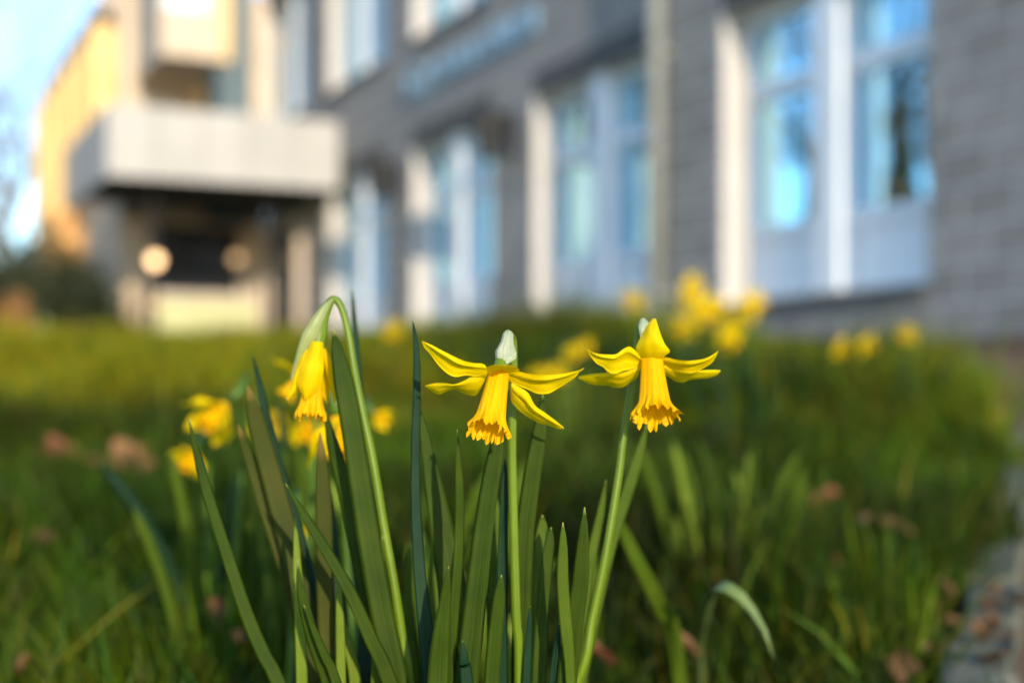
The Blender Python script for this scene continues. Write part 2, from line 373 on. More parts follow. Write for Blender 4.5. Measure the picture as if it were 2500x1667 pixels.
def window(c, zb, zt, spandrel, reflection_blind=None):
    e = .004 / D
    s0, s1 = c - HW + e, c + HW - e; z0, z1 = Z(zb) + .004, Z(zt) - .004
    f = .05 / D; wo, wi = -.07 / D, -.225 / D; wg = -.19 / D
    win = part('window', [(s0, s0 + .02 / D, wi, wo, z0, z1), (s1 - .02 / D, s1, wi, wo, z0, z1), (s0 + .02 / D, s1 - .02 / D, wi, wo, z1 - .02, z1), (s0 + .02 / D, s1 - .02 / D, wi, wo, z0, z0 + .02)], M['lining'])
    fr = [(s0 + .021 / D, s0 + .05 / D, wi + e, wg + .03 / D, z0 + .021, z1 - .021), (s1 - .05 / D, s1 - .021 / D, wi + e, wg + .03 / D, z0 + .021, z1 - .021)]
    for q in fr: part('stile', [q], M['white'], win)
    part('mullion', [(c - .027, c + .018, wi + e, wg + .135 / D, z0 + .021, z1 - .021)], M['white'], win)
    zt_ = Z(zb + (zt - zb) * .715); zp = Z(zb + (zt - zb) * .235) if spandrel else z0 + .07
    L, R = (s0 + .052 / D, c - .028), (c + .019, s1 - .052 / D)
    for (a, b_) in (L, R):
        part('transom', [(a, b_, wi + 2 * e, wg + .04 / D, zt_ - .05, zt_ + .05)], M['white'], win)
        part('rail', [(a, b_, wi + 2 * e, wg + .045 / D, zp - .035, zp + .04)], M['white'], win); part('rail', [(a, b_, wi + 2 * e, wg + .043 / D, z1 - .08, z1 - .022)], M['white'], win)
        if spandrel: part('spandrel_panel', [(a, b_, wi + 3 * e, wg + .02 / D, z0 + .022, zp - .036)], M['white'], win)
        part('pane', [(a, b_, wg - .004 / D, wg, zp + .041, zt_ - .051)], M['glass'], win)
        part('pane', [(a, b_, wg - .004 / D, wg, zt_ + .051, z1 - .081)], M['glass'], win)
        if reflection_blind: part('reflection_blind', [(a, b_, wi - .06 / D, wi - .055 / D, zp + .03 + reflection_blind * (z1 - zp), z1 - .03)], M['reflection_blind'], win)  # cream sheet stands in for pale reflections in the further windows
    part('sill', [(c - HW - .01 / D, c + HW + .01 / D, .006 / D, .035 / D, z0 - .045, z0 - .005)], M['sill'], win)
    return win
for (a, b_, zb_, zt_) in openL + openU:
    rt = math.ceil((Z(zt_) - .02 - ZB) / BHT); z1 = ZB + rt * BHT + .004
    if z1 > Z(zt_) + .012: part('lintel_shade', [(a, b_, -.03 / D, .004 / D, Z(zt_) + .002, z1)], M['sill'])  # dark colour paints the shadow line above the window
    rb = math.floor((Z(zb_) + .02 - ZB) / BHT); z0 = ZB + rb * BHT - .004
    if z0 < Z(zb_) - .06: part('sill_course', [(a, b_, -.03 / D, .003 / D, z0, Z(zb_) - .046)], M['block'])
window(cen[0], LB, LT, True); window(cen[1], LB, LT, True); window(cen[2], LB, LT, True, .02); window(cen[3], LB, LT, True, .01)
for k in range(1, 5): window(cen[k], UB, UT, False, .4 if k > 1 else None)

# wing beyond; bays added to catch sun, golden light put into their ochre
WS, WW = 3.75, .378
wing = part('wing', [(WS, 5.15, 0, WW, ZB - .1, Z(1.06))], M['render'])
part('eaves', [(WS + .1, 5.2, WW + .001, WW + .035, Z(1.0), Z(1.05))], M['beige'], wing)
for i, (s, zb_) in enumerate(((3.84, .60), (4.10, .56), (4.36, .56), (4.62, .5), (4.88, .42), (5.08, .3))):
    sun_catch_bay = part('sun_catch_bay', [(s, s + .08, WW + .002, WW + .062, Z(zb_), Z(.955))], M['yellow'], wing)
part('lower_bay', [(4.42, 4.58, WW + .002, WW + .10, Z(.345), Z(.535))], M['orange'], wing)
# upper storey box over the entrance, with shadow under it
ub = part('upper_bay', [(3.40, WS - .002, .20, .345, Z(.79), Z(1.2))], M['render'])
part('upper_bay_highlight', [(3.392, 3.399, .235, .34, Z(.90), Z(1.1))], M['white'], ub)  # white panel paints the overexposed glare on the box front
part('corner_post', [(3.385, 3.43, .180, .199, Z(.785), Z(1.2))], M['yellow'], ub)
part('corner_post', [(WS - .05, WS - .004, .17, .198, Z(.56), Z(1.1))], M['yellow'])
part('wall_panel', [(WS - .03, WS - .003, .045, .165, Z(.44), Z(1.1))], M['teal'])
# canopy
cs0, cs1, cw = 3.09, 3.745, .518
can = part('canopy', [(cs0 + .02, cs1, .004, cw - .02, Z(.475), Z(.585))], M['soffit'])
nP = 5
for i in range(nP):
    a, b_ = .004 + (cw - .004) * i / nP, .004 + (cw - .004) * (i + 1) / nP
    part('fascia_panel', [(cs0, cs0 + .012, a + .001, b_ - .001, Z(.452), Z(.605))], M['lightpanel'], can)
for i in range(5):
    a, b_ = cs0 + .013 + (cs1 - cs0 - .013) * i / 5, cs0 + .013 + (cs1 - cs0 - .013) * (i + 1) / 5
    part('fascia_panel', [(a + .001, b_ - .001, cw - .012, cw, Z(.452), Z(.605))], M['lightpanel'], can)
for (s, w) in ((3.2, .40), (3.2, .12)):
    p0 = Vector((s * D, w * D, .2)); V, Fc, uv = tube([p0, p0 + Vector((0, 0, .01)), Vector((s * D, w * D, Z(.474)))], [.06, .04, .04], 16)
    link('column', mesh('column', V, Fc, M['dark'], True, uv), can)
# entrance doors on the wing face and on the main wall below the canopy
en = part('entrance_door', [(WS - .012, WS - .002, .075, .31, .12, Z(.43))], M['dark'])
for i in range(4):
    a = .080 + i * .056; part('door_pane', [(WS - .016, WS - .0122, a, a + .050, .2, Z(.36))], M['darkglass'], en)
    part('door_pane', [(WS - .016, WS - .0122, a, a + .050, Z(.368), Z(.41))], M['darkglass'], en)
gd = part('side_door', [(3.40, 3.66, .001, .012, .25, Z(.40))], M['greenglass'])
for q in [(3.38, 3.399, .001, .02, .25, Z(.42)), (3.661, 3.68, .001, .02, .25, Z(.42)), (3.40, 3.66, .001, .02, Z(.401), Z(.42))]: part('door_frame', [q], M['beige'], gd)

def at_bld(name, s, w, z, label, cat, group=None):
    p = BM @ Vector((s * D, w * D, 0)); e = empty(name, (p.x, p.y, z), BROT); return tag(e, label, cat, group)
# sign
sg = at_bld('wall_sign', 2.26, .001, Z(.575), 'blue-grey raised letters of the sign across the block wall', 'sign')
tx = "Gymnasium"; xo = 0.0; adv = []
for i, ch in enumerate(tx):
    cu = bpy.data.curves.new('letter', 'FONT'); cu.body = ch; cu.size = .40; cu.extrude = .018; cu.resolution_u = 3
    to = bpy.data.objects.new('tmp', cu); COL.objects.link(to); bpy.context.view_layer.update()
    me = bpy.data.meshes.new_from_object(to); wdt = to.dimensions.x; bpy.data.objects.remove(to)
    me.name = 'letter'; me.materials.clear(); me.materials.append(M['letter'])
    lo = link('letter', me, sg); xs = min(v.co.x for v in me.vertices)
    lo.rotation_euler = (math.radians(90), 0, math.pi); lo.location = (.39 * D - (xo - xs), .021, 0); xo += wdt + .12
# wall lanterns
for s in (2.168, 2.722):
    wl = at_bld('wall_lamp', s, 0, Z(.395), 'black wall lantern mounted on the grey block wall between two windows', 'lamp', 'wall lanterns between the windows'); wl.scale = (1.5, 1.3, 1.5)
    V, Fc = boxes([(-.05, .05, .001, .02, 0, .2)]); link('back_plate', mesh('back_plate', V, Fc, M['dark']), wl)
    V, Fc = boxes([(-.012, .012, .021, .10, .15, .175)]); link('arm', mesh('arm', V, Fc, M['dark']), wl)
    c = Vector((0, .14, 0)); V, Fc, uv = tube([c + Vector((0, 0, h)) for h in (-.04, -.03, .02, .12, .18, .20, .24)], [.02, .055, .06, .085, .095, .05, .012], 8)
    link('lantern', mesh('lantern', V, Fc, M['dark'], False, uv), wl)
# down pipes
for s, ti, lab in ((1.665, 0, 'pale grey rain pipe beside the second tall window'),):
    p0 = at_bld('rain_pipe', s, .0, ZB, lab, 'pipe')
    V, Fc, uv = tube([(0, .075, .02), (0, .075, 2), (0, .075, ZT - ZB)], [.05] * 3, 14); link('pipe', mesh('pipe', V, Fc, M['pipe'], True, uv), p0)
    for h in (.5, 1.9, 3.3):
        V, Fc = boxes([(-.062, .062, .001, .13, h, h + .03)]); link('bracket', mesh('bracket', V, Fc, M['pipe']), p0)
# low pale wall by the entrance; glowing balls added for sun glints
lw = at_bld('low_wall', 3.45, .24, .2, 'low pale yellow wall in front of the dark entrance doors', 'wall')
V, Fc = boxes([(-.1, .1, -.55, .5, 0, Z(.215) - .2)]); link('wall_body', mesh('wall_body', V, Fc, M['paleyellow']), lw)
V, Fc = boxes([(-.14, .14, -.58, .53, Z(.215) - .199, Z(.23) - .2)]); link('coping', mesh('coping', V, Fc, M['beige']), lw)
for s, w, h, lab in ((3.17, .402, .283, 'glowing ball added for a sun glint by the canopy column, upper one'), (3.17, .402, .185, 'glowing ball added for a sun glint by the canopy column, lower one'), (3.72, .085, .345, 'dim glowing ball added for a sun glint beside the dark entrance doors')):
    p0 = at_bld('glint_ball', s, w, Z(h), lab, 'lamp')
    r = .058 if h > .28 else .04
    V, Fc, uv = tube([(0, 0, r * math.sin(a)) for a in np.linspace(-1.5, 1.5, 9)], [r * math.cos(a) for a in np.linspace(-1.5, 1.5, 9)], 14)
    link('globe', mesh('globe', V, Fc, M['glow' if abs(h - .283) < .01 else 'glow_dim'], True, uv), p0)
    V, Fc = boxes([(r * .9, .13, -.012, .012, -.012, .012)]); link('arm', mesh('arm', V, Fc, M['dark']), p0)

# ------------------------------------------------------------------ trees and shrubs
def leaf_cards(C, size, rg):
    """many small curled leaf faces at the points C"""
    n = len(C); a = rg.normal(size=(n, 3)); a /= np.linalg.norm(a, axis=1)[:, None]
    b_ = np.cross(a, rg.normal(size=(n, 3))); b_ /= np.linalg.norm(b_, axis=1)[:, None]
    s = size * rg.uniform(.6, 1.3, (n, 1)); nn = np.cross(a, b_)
    P = np.stack([C - a * s, C - b_ * s * .45 + nn * s * .15, C + a * s, C + b_ * s * .45 + nn * s * .15], 1).reshape(-1, 3)
    return P, [(4 * i, 4 * i + 1, 4 * i + 2, 4 * i + 3) for i in range(n)]
def bare_tree(loc, h, seed, label, leaves=0, group=None, cat='tree'):
    rd = random.Random(seed); rg = np.random.default_rng(seed)
    e = empty('bare_tree', loc); tag(e, label, cat, group)
    TV, TF, CV, CF, tips = [], [], [], [], []
    def add(V, Fc, l):
        (A, B) = (TV, TF) if l == 0 else (CV, CF); bq = len(A); A.extend(V); B.extend(tuple(bq + i for i in f) for f in Fc)
    def grow(p, dr, ln, r, lv):
        n = 4; C = [p.copy()]; R = [r]; q = p.copy(); dd = dr.copy()
        for i in range(n):
            dd = (dd + Vector((rd.uniform(-.16, .16), rd.uniform(-.16, .16), rd.uniform(-.04, .12)))).normalized(); q = q + dd * ln / n
            C.append(q.copy()); R.append(r * (1 - .5 * (i + 1) / n))
        V, Fc, uv = tube(C, R, 7 if lv < 2 else 4); add(V, Fc, lv)
        if lv >= 3: tips.extend(C[1:])
        if lv == 4: return
        for k in range(5 if lv else 7):
            t = rd.uniform(.35, 1.0); i = min(int(t * n), n - 1); st = C[i].lerp(C[i + 1], t * n - i)
            az = rd.uniform(0, 6.28); tilt = rd.uniform(.45, .95)
            o1 = dd.orthogonal().normalized(); o1.rotate(Quaternion(dd, az)); nd = (dd * math.cos(tilt) + o1 * math.sin(tilt)).normalized()
            grow(st, nd, ln * rd.uniform(.5, .72), max(R[i] * .55, .004), lv + 1)
    grow(Vector((0, 0, -.1)), Vector((0, 0, 1)), h * .45, h * .018, 0)
    link('trunk', mesh('trunk', TV, TF, M['bark'], True), e)
    cr = link('crown', mesh('crown', CV, CF, M['bark'], True), e)
    if leaves:
        T = np.array([tuple(t) for t in tips]); C = T[rg.integers(0, len(T), leaves)] + rg.normal(scale=.12, size=(leaves, 3))
        P, Fc = leaf_cards(C, .09, rg); link('dry_leaves', mesh('dry_leaves', P, Fc, M['beech']), cr)["kind"] = "stuff"
def gp(x, y): return (x, y, float(g(x, y)))
bare_tree(gp(-11.5, 29), 12, 3, 'bare twiggy tree with brown leaves left of the cream wing', 1200)
bare_tree(gp(-15.5, 42), 14, 5, 'tall bare tree far beyond the cream wing', 500)
bare_tree(gp(-9.2, 12.8), 8.5, 11, 'bare tree on the lawn mirrored in the near window', 300)
bare_tree(gp(-12.0, 12.6), 10, 12, 'taller bare tree on the lawn mirrored in the near window', 300)
# pale house across the lawn, seen mirrored in the far windows
hs = empty('house', (-12.0, 20.0, float(g(-12, 20))), math.atan2(.6, .8)); tag(hs, 'cream house across the lawn, mirrored in the further windows', 'house')
V, Fc = boxes([(-4.2, 4.2, 0, 5.0, -.2, 4.2)]); link('wall', mesh('wall', V, Fc, M['housewall']), hs)
V = [(-4.4, -.3, 4.21), (4.4, -.3, 4.21), (4.4, 5.3, 4.21), (-4.4, 5.3, 4.21), (-4.4, 2.5, 6.2), (4.4, 2.5, 6.2)]; link('roof', mesh('roof', V, [(0, 1, 5, 4), (2, 3, 4, 5), (0, 4, 3), (1, 2, 5), (3, 2, 1, 0)], M['soffit']), hs)
for x in (-3.0, -.6, 1.8):
    V, Fc = boxes([(x, x + 1.1, -.03, -.002, .9, 2.2)]); wn_ = link('window', mesh('window', V, Fc, M['white']), hs)
    V, Fc = boxes([(x + .08, x + .51, -.04, -.031, .98, 2.12)]); link('pane', mesh('pane', V, Fc, M['darkglass']), wn_)
    V, Fc = boxes([(x + .59, x + 1.02, -.04, -.031, .98, 2.12)]); link('pane', mesh('pane', V, Fc, M['darkglass']), wn_)
def shrub(name, loc, rx, ry, h, n, mat, seed, label, size=.05, cat='shrub'):
    rg = np.random.default_rng(seed); e = empty(name, loc); tag(e, label, cat)
    u = rg.normal(size=(n, 3)); u /= np.linalg.norm(u, axis=1)[:, None]; u[:, 2] = np.abs(u[:, 2])
    lump = 1 + .18 * np.sin(u[:, 0] * 5 + seed) * np.cos(u[:, 1] * 6) + rg.normal(scale=.07, size=n)
    C = u * (rg.uniform(.55, 1, (n, 1)) ** .4) * lump[:, None] * np.array([rx, ry, h])
    P, Fc = leaf_cards(C, size, rg); f = link('foliage', mesh('foliage', P, Fc, mat), e); f["kind"] = "stuff"
    V, Fc, uv = tube([(0, 0, -.1), (0, 0, h * .5), (0.05, 0, h * .8)], [.05, .035, .01], 7); link('stem', mesh('stem', V, Fc, M['bark'], True, uv), e)
shrub('evergreen_shrub', gp(-5.0, 15.0), 1.0, .8, 1.45, 6000, M['hedge'], 1, 'dark evergreen shrub beside the canopy corner')
shrub('evergreen_shrub', gp(-6.2, 17.5), 1.2, .9, 1.45, 6000, M['hedge'], 2, 'low dark evergreen shrub in front of the golden-tinted wing')
shrub('evergreen_shrub', gp(-7.6, 19.0), 1.2, .9, .9, 4000, M['hedge'], 4, 'lowest dark evergreen shrub below the bare tree')
shrub('copper_shrub', gp(-3.65, 10.4), .16, .16, .50, 700, M['beech'], 6, 'small sunlit copper-leaved shrub at the crest of the lawn', .03)

def conifer(loc, r, h, n, seed, label):
    rg = np.random.default_rng(seed); e = empty('conifer', loc); tag(e, label, 'tree')
    z = rg.uniform(0, 1, n) ** 1.5; a = rg.uniform(0, 6.283, n); rr = r * (1 - z) * (.75 + .25 * np.sin(5 * a + 9 * z)) * rg.uniform(.5, 1, n) ** .4 + .03
    P, Fc = leaf_cards(np.stack([rr * np.cos(a), rr * np.sin(a), .15 + z * h], 1), .07, rg); link('crown', mesh('crown', P, Fc, M['hedge']), e)["kind"] = "stuff"
    V, Fc, uv = tube([(0, 0, -.1), (0, 0, h * .5), (0, 0, h * .95)], [.07, .05, .01], 7); link('trunk', mesh('trunk', V, Fc, M['bark'], True, uv), e)
conifer(gp(-8.35, 12.65), .55, 2.9, 5000, 51, 'small dark conifer on the lawn mirrored in the near window')
conifer(gp(-9.7, 12.15), .5, 4.0, 5000, 52, 'taller slim conifer on the lawn mirrored in the near window')
# ------------------------------------------------------------------ grass
def grass(name, n, ylo, yhi, hmin, hmax, wid, seed, bright=1.0, yadd=0.0):
    rg = np.random.default_rng(seed)
    y = np.sqrt(rg.uniform(ylo ** 2, yhi ** 2, n * 2)); x = rg.uniform(-.47, .47, n * 2) * np.maximum(y, .8)
    keep = x < edge(y) - .005 + .035 * (np.sin(9 * y) + np.sin(23 * y + 1)).clip(-.2, 1.5); x, y = x[keep][:n], y[keep][:n]; n = len(x)
    # tufts: blades lean together in patches
    ph = np.sin(x * 9 + 2 * np.sin(y * 5)) + np.cos(y * 8 + 1.5 * np.sin(x * 7)); ph2 = np.sin(x * 2.1 - y * 1.3 + 1) + np.sin(y * 2.7 + x * .8)
    h = rg.uniform(hmin, hmax, n) * (1 + .22 * ph) * (1 + .1 * ph2) * np.clip(1 + .35 * np.sin(2.9 * x + 1.1) * np.sin(1.7 * y + .5 * x), .6, 1.5); h = np.maximum(h, .015)
    h = h * np.interp(y, [.3, .8, 1.15, 1.5], [.35, .45, .7, 1.0])
    h = h * (1 + 1.1 * np.exp(-((x - .16) / .34) ** 2 - ((y - 3.7) / .45) ** 2) + .8 * np.exp(-((x - .72) / .3) ** 2 - ((y - 3.0) / .4) ** 2))
    az = rg.uniform(0, 2 * np.pi, n); lean = np.abs(rg.normal(.35, .28, n)) * h; bend = rg.uniform(.2, 1.0, n)
    face = rg.uniform(0, 2 * np.pi, n); w = wid * rg.uniform(.6, 1.4, n)
    T = np.array([0, .4, .75, 1.0]); W = np.array([1, .9, .6, .05])
    P = np.empty((n, 4, 2, 3)); z0 = g(x, y) - .004
    for i in range(4):
        off = lean * (T[i] * (1 - bend) + bend * T[i] ** 2)
        cx = x + off * np.cos(az); cy = y + off * np.sin(az); cz = z0 + h * T[i] * (1 - .22 * bend * T[i])
        for j, sg_ in enumerate((-1, 1)):
            P[:, i, j, 0] = cx + sg_ * w * W[i] * .5 * np.cos(face); P[:, i, j, 1] = cy + sg_ * w * W[i] * .5 * np.sin(face); P[:, i, j, 2] = cz
    base = (np.arange(n) * 8)[:, None]
    q = np.concatenate([base + np.array([[2 * i, 2 * i + 1, 2 * i + 3, 2 * i + 2]]) for i in range(3)], 1).reshape(-1, 4)
    me = bpy.data.meshes.new(name); me.vertices.add(n * 8); me.vertices.foreach_set("co", P.astype(np.float32).ravel())
    me.loops.add(q.size); me.loops.foreach_set("vertex_index", q.astype(np.int32).ravel())
    me.polygons.add(len(q)); me.polygons.foreach_set("loop_start", np.arange(0, q.size, 4, dtype=np.int32))
    me.update(calc_edges=True)
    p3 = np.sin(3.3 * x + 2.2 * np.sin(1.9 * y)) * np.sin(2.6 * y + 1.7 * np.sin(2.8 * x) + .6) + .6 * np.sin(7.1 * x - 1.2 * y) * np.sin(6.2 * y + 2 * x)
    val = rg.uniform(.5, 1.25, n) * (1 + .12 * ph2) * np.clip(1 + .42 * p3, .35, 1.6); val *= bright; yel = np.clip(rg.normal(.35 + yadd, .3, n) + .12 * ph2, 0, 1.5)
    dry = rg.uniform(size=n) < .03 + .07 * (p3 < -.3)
    yel = yel + .35 * np.clip(-x - .2, 0, 1) * np.clip(y - 1.6, 0, 1)  # more yellow to the left, sunlight painted into the tint
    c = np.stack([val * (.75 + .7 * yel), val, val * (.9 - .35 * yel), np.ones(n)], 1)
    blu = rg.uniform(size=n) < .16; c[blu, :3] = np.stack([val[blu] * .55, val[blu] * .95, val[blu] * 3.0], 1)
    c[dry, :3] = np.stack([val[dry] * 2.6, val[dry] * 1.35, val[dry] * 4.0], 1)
    att = me.color_attributes.new("tint", 'FLOAT_COLOR', 'POINT'); att.data.foreach_set("color", np.repeat(c, 8, 0).astype(np.float32).ravel())
    me.materials.append(M['grass']); me.polygons.foreach_set("use_smooth", [True] * len(me.polygons))
    o = bpy.data.objects.new(name, me); COL.objects.link(o); return o
tag(grass('near_grass', 42000, .35, 2.4, .05, .125, .0036, 21, .75, .0), 'short grass round the daffodil clump, shade put into its dark tint', 'grass', kind='stuff')
tag(grass('long_grass', 3400, 1.0, 2.6, .09, .16, .0040, 31, 1.5, -.1), 'scattered longer paler grass blades standing out of the dark-tinted grass', 'grass', kind='stuff')
tag(grass('bank_grass', 64000, 2.4, 5.4, .05, .115, .0045, 22, 1.75, .75), 'grass growing up the bank, sunlight put into its bright tint', 'grass', kind='stuff')
tag(grass('crest_grass', 32000, 5.4, 11, .05, .11, .007, 23, 2.2, 1.0), 'grass along the crest of the lawn, sunlight put into its yellow tint', 'grass', kind='stuff')

# ------------------------------------------------------------------ leaf blades of the daffodils
def blade(C, Wd, roll=0.0, roll1=None, chan=.16, thick=.0011, n=26, tip=.09, view=None):
    """strap leaf: C tip-to-foot centre line (world), Wd widths (m); channelled cross-section with thickness"""
    P = spline(np.array([tuple(c) for c in C]), n) if len(C) > 2 else spline(np.array([tuple(c) for c in C]), n)
    # even spacing along the true length
    t = np.linspace(0, 1, n); wd = np.interp(t, np.linspace(0, 1, len(Wd)), Wd)
    taper = np.minimum(1, ((t + .0006) / tip)) ** .5; wd = wd * taper
    roll1 = roll if roll1 is None else roll1
    V, uv = [], []; cols = [-1, -.6, -.2, .2, .6, 1]
    for i in range(n):
        p = Vector(P[i]); tg = (Vector(P[min(i + 1, n - 1)]) - Vector(P[max(i - 1, 0)])).normalized()
        vd = Vector((0, 1, 0)) if view is None else view
        side = tg.cross(vd).normalized(); nr = side.cross(tg).normalized()
        a = roll + (roll1 - roll) * t[i]; side, nr = side * math.cos(a) + nr * math.sin(a), nr * math.cos(a) - side * math.sin(a)
        hw = wd[i] / 2; th = thick * min(1, taper[i] * 1.2)
        for v in cols: V.append(p + side * (hw * v) - nr * (chan * wd[i] * v * v) - nr * (th * (1 - .9 * abs(v) ** 3))); uv.append(((v + 1) / 2 + i * 0, 1 - t[i]))
        for v in cols[::-1][1:-1]: V.append(p + side * (hw * v) - nr * (chan * wd[i] * v * v) + nr * (th * (1 - .9 * abs(v) ** 3))); uv.append(((v + 1) / 2, 1 - t[i]))
    return V, grid_faces(n, 10, True) + [tuple(range(10))[::-1], tuple((n - 1) * 10 + j for j in range(10))], uv

def leaf_from_photo(pts, Y0, Y1, widths, root, mat, roll=0.0, roll1=None, foot=None, n=30, chan=.16):
    """pts: view pixels from tip down; carried on below the frame to the ground"""
    k = len(pts); C = []
    for i, (x, y) in enumerate(pts): C.append(pv(x, y, Y0 + (Y1 - Y0) * i / (k - 1)))
    a, b_ = C[-2], C[-1]; slope = (b_.x - a.x) / max(a.z - b_.z, .01); zg = float(g(b_.x, b_.y)) - .006
    drop = b_.z - zg
    if drop > .015:
        C.append(Vector((b_.x + slope * drop * .38, b_.y + .001, zg + drop * .5))); C.append(Vector((b_.x + slope * drop * .55 - .06 * (b_.x + .02), b_.y + .002, zg)))
    ws = [1.06 * w * K / F * (Y0 + (Y1 - Y0) * .5) / max(math.cos(roll), .4) for w in widths]; ws = ws + [ws[-1], ws[-1] * .85]
    V, Fc, uv = blade(C, ws, roll, roll1, n=n, chan=chan)
    return link('leaf', mesh('leaf', local(V, root), Fc, mat, True, uv), root)

# ------------------------------------------------------------------ flower builders
def petal(up, lo, cv, Yb, Yt, sag, e, bulge, root, mat=None, curl=0.0, ruf=.0008, seed=0, nt=30, nv=25, fold=0.0, fpos=-.45):
    """up / lo: the two margins from base to tip (photo positions), depth from base Yb to tip Yt; e = how far the margins lie apart in depth"""
    A = spline([cv(*p) for p in up], nt); B = spline([cv(*p) for p in lo], nt); V, uv = [], []
    rd = random.Random(seed); p1, p2 = rd.uniform(0, 6), rd.uniform(0, 6)
    for i in range(nt):
        t = i / (nt - 1); Y = Yb + (Yt - Yb) * t + sag * 4 * t * (1 - t); we = math.sin(math.pi * min(1, t * .9 + .1)) ** .7 if t < 1 else 0
        for j in range(nv):
            v = -1 + 2 * j / (nv - 1); q = (v + 1) / 2; px = A[i] * (1 - q) + B[i] * q
            y = Y + e * v * we + bulge * (1 - v * v) * we + curl * max(0, -v - .35) ** 1.5 * we
            y += ruf * we * abs(v) * (math.sin(9 * t + p1) + .6 * math.sin(17 * t + p2)) + .0002 * we * math.cos(v * 7)
            if fold:
                fp = fpos + .10 * math.sin(6 * t + p1) + .35 * max(0, t - .6); up_ = (v + 1) / max(fp + 1, .05)
                y -= fold * math.sin(math.pi * min(1, t * 1.05)) ** .6 * (up_ ** 1.2 if v <= fp else max(0, 1 - (v - fp) / .22))
            V.append(pt(px[0], px[1], y)); uv.append((q, t))
    return link('petal', mesh('petal', local(V, root), grid_faces(nt, nv), mat or M['petal'], True, uv), root)

def trumpet_verts(Bc, Rc, rb, rr, seed, nth=300, nt=46, teeth=.16, up=Vector((0, 0, 1)), flare=.10):
    rd = random.Random(seed); ax_ = (Rc - Bc); Ln = ax_.length; ax_ = ax_.normalized()
    s1 = ax_.orthogonal().normalized(); s2 = ax_.cross(s1)
    # ragged rim: lobes of uneven length and width
    nl = 26; bounds = np.cumsum(np.array([rd.uniform(.6, 1.4) for _ in range(nl)])); bounds = np.r_[0, bounds / bounds[-1]] * 2 * math.pi
    hgt = [rd.uniform(.35, 1.0) for _ in range(nl)]; out_ = [rd.uniform(-.5, 1.0) for _ in range(nl)]
    V, uv = [], []; ph = [rd.uniform(0, 6) for _ in range(8)]
    rim = []
    for j in range(nth):
        a = 2 * math.pi * j / nth; k = int(np.searchsorted(bounds, a, side='right') - 1) % nl; f = (a - bounds[k]) / (bounds[k + 1] - bounds[k])
        prof = max(0.0, math.sin(math.pi * f)) ** .4; sub = .10 * math.sin(math.pi * f * 2.4 + ph[0]) ** 2
        rim.append((hgt[k] * prof + sub * prof, out_[k] * prof, f, k))
    for i in range(nt):
        t = (i / (nt - 1)); 
        for j in range(nth):
            a = 2 * math.pi * j / nth; hh, oo, f, k = rim[j]
            L_ = 1 - teeth * .55 + teeth * hh; tt = t * L_
            r = rb + (rr * .80 - rb) * (.35 * tt + .65 * tt ** 1.7) + rr * flare * max(0, (tt - .72) / .28) ** 1.6 * 1.9
            edge_ = max(0, (t - .62) / .38)
            r *= 1 + .035 * math.cos(6 * a + ph[1]) * (1 - .3 * t) + .012 * math.cos(18 * a + ph[2]) * min(1, t * 1.6)
            r += rr * edge_ ** 1.5 * (.075 * math.cos(nl * a * .5 + ph[3] + 2 * math.sin(3 * a + ph[4])) + .05 * math.sin(9 * a + ph[5]))
            r += rr * max(0, (t - .8) / .2) ** 1.4 * (.16 * oo + .05 * math.cos(math.pi * 2 * f))
            d = Ln * (tt * 1.03 - .02 * edge_ ** 2 * oo)
            V.append(Bc + ax_ * d + s1 * (r * math.cos(a)) + s2 * (r * math.sin(a))); uv.append((j / nth, t))
    return V, grid_faces(nt, nth, True), uv
def trumpet(Bc, Rc, rb, rr, seed, root, **k):
    V, Fc, uv = trumpet_verts(Bc, Rc, rb, rr, seed, **k)
    return link('trumpet', mesh('trumpet', local(V, root), Fc, M['trumpet'], True, uv), root)
def stem(C, R, root, mat, name='stem', n=12, m=40):
    P = spline(np.array([tuple(c) for c in C]), m)
    # spline() spaces by x and y only; re-space by full length
    Lq = np.r_[0, np.cumsum(np.linalg.norm(np.diff(np.array([tuple(c) for c in C]), axis=0), axis=1))]
    PP = []
    Q = np.array([tuple(c) for c in C]); Q2 = np.vstack([2 * Q[0] - Q[1], Q, 2 * Q[-1] - Q[-2]])
    for i in range(1, len(Q2) - 2):
        for t in np.linspace(0, 1, 8, endpoint=False):
            a, b_, c, d = Q2[i - 1], Q2[i], Q2[i + 1], Q2[i + 2]
            PP.append(0.5 * ((2 * b_) + (c - a) * t + (2 * a - 5 * b_ + 4 * c - d) * t ** 2 + (3 * b_ - a - 3 * c + d) * t ** 3))
    PP.append(Q[-1]); rr = np.interp(np.linspace(0, 1, len(PP)), np.linspace(0, 1, len(R)), R)
    V, Fc, uv = tube(PP, list(rr), n, ridge=lambda t, a: .05 * math.cos(2 * a) + .02 * math.cos(7 * a))
    return link(name, mesh(name, local(V, root), Fc, mat, True, uv), root)
def sheath(C, RX, RY, root, mat, name='spathe', seed=0):
    Q = np.array([tuple(c) for c in C]); n = 26; t0 = np.linspace(0, 1, len(C)); t = np.linspace(0, 1, n)
    from_ = lambda A: np.interp(t, t0, A)
    PP = [Vector([np.interp(tt, t0, Q[:, k]) for k in range(3)]) for tt in t]
    rd = random.Random(seed); p = [rd.uniform(0, 6) for _ in range(4)]
    V, Fc, uv = tube(PP, list(from_(RX)), 36, list(from_(RY)), ridge=lambda tt, a: .10 * math.cos(3 * a + p[0] + 2 * tt) + .05 * math.cos(8 * a + p[1] + 3 * tt) + .02 * math.cos(17 * a + p[2]))
    return link(name, mesh(name, local(V, root), Fc, mat, True, uv), root)

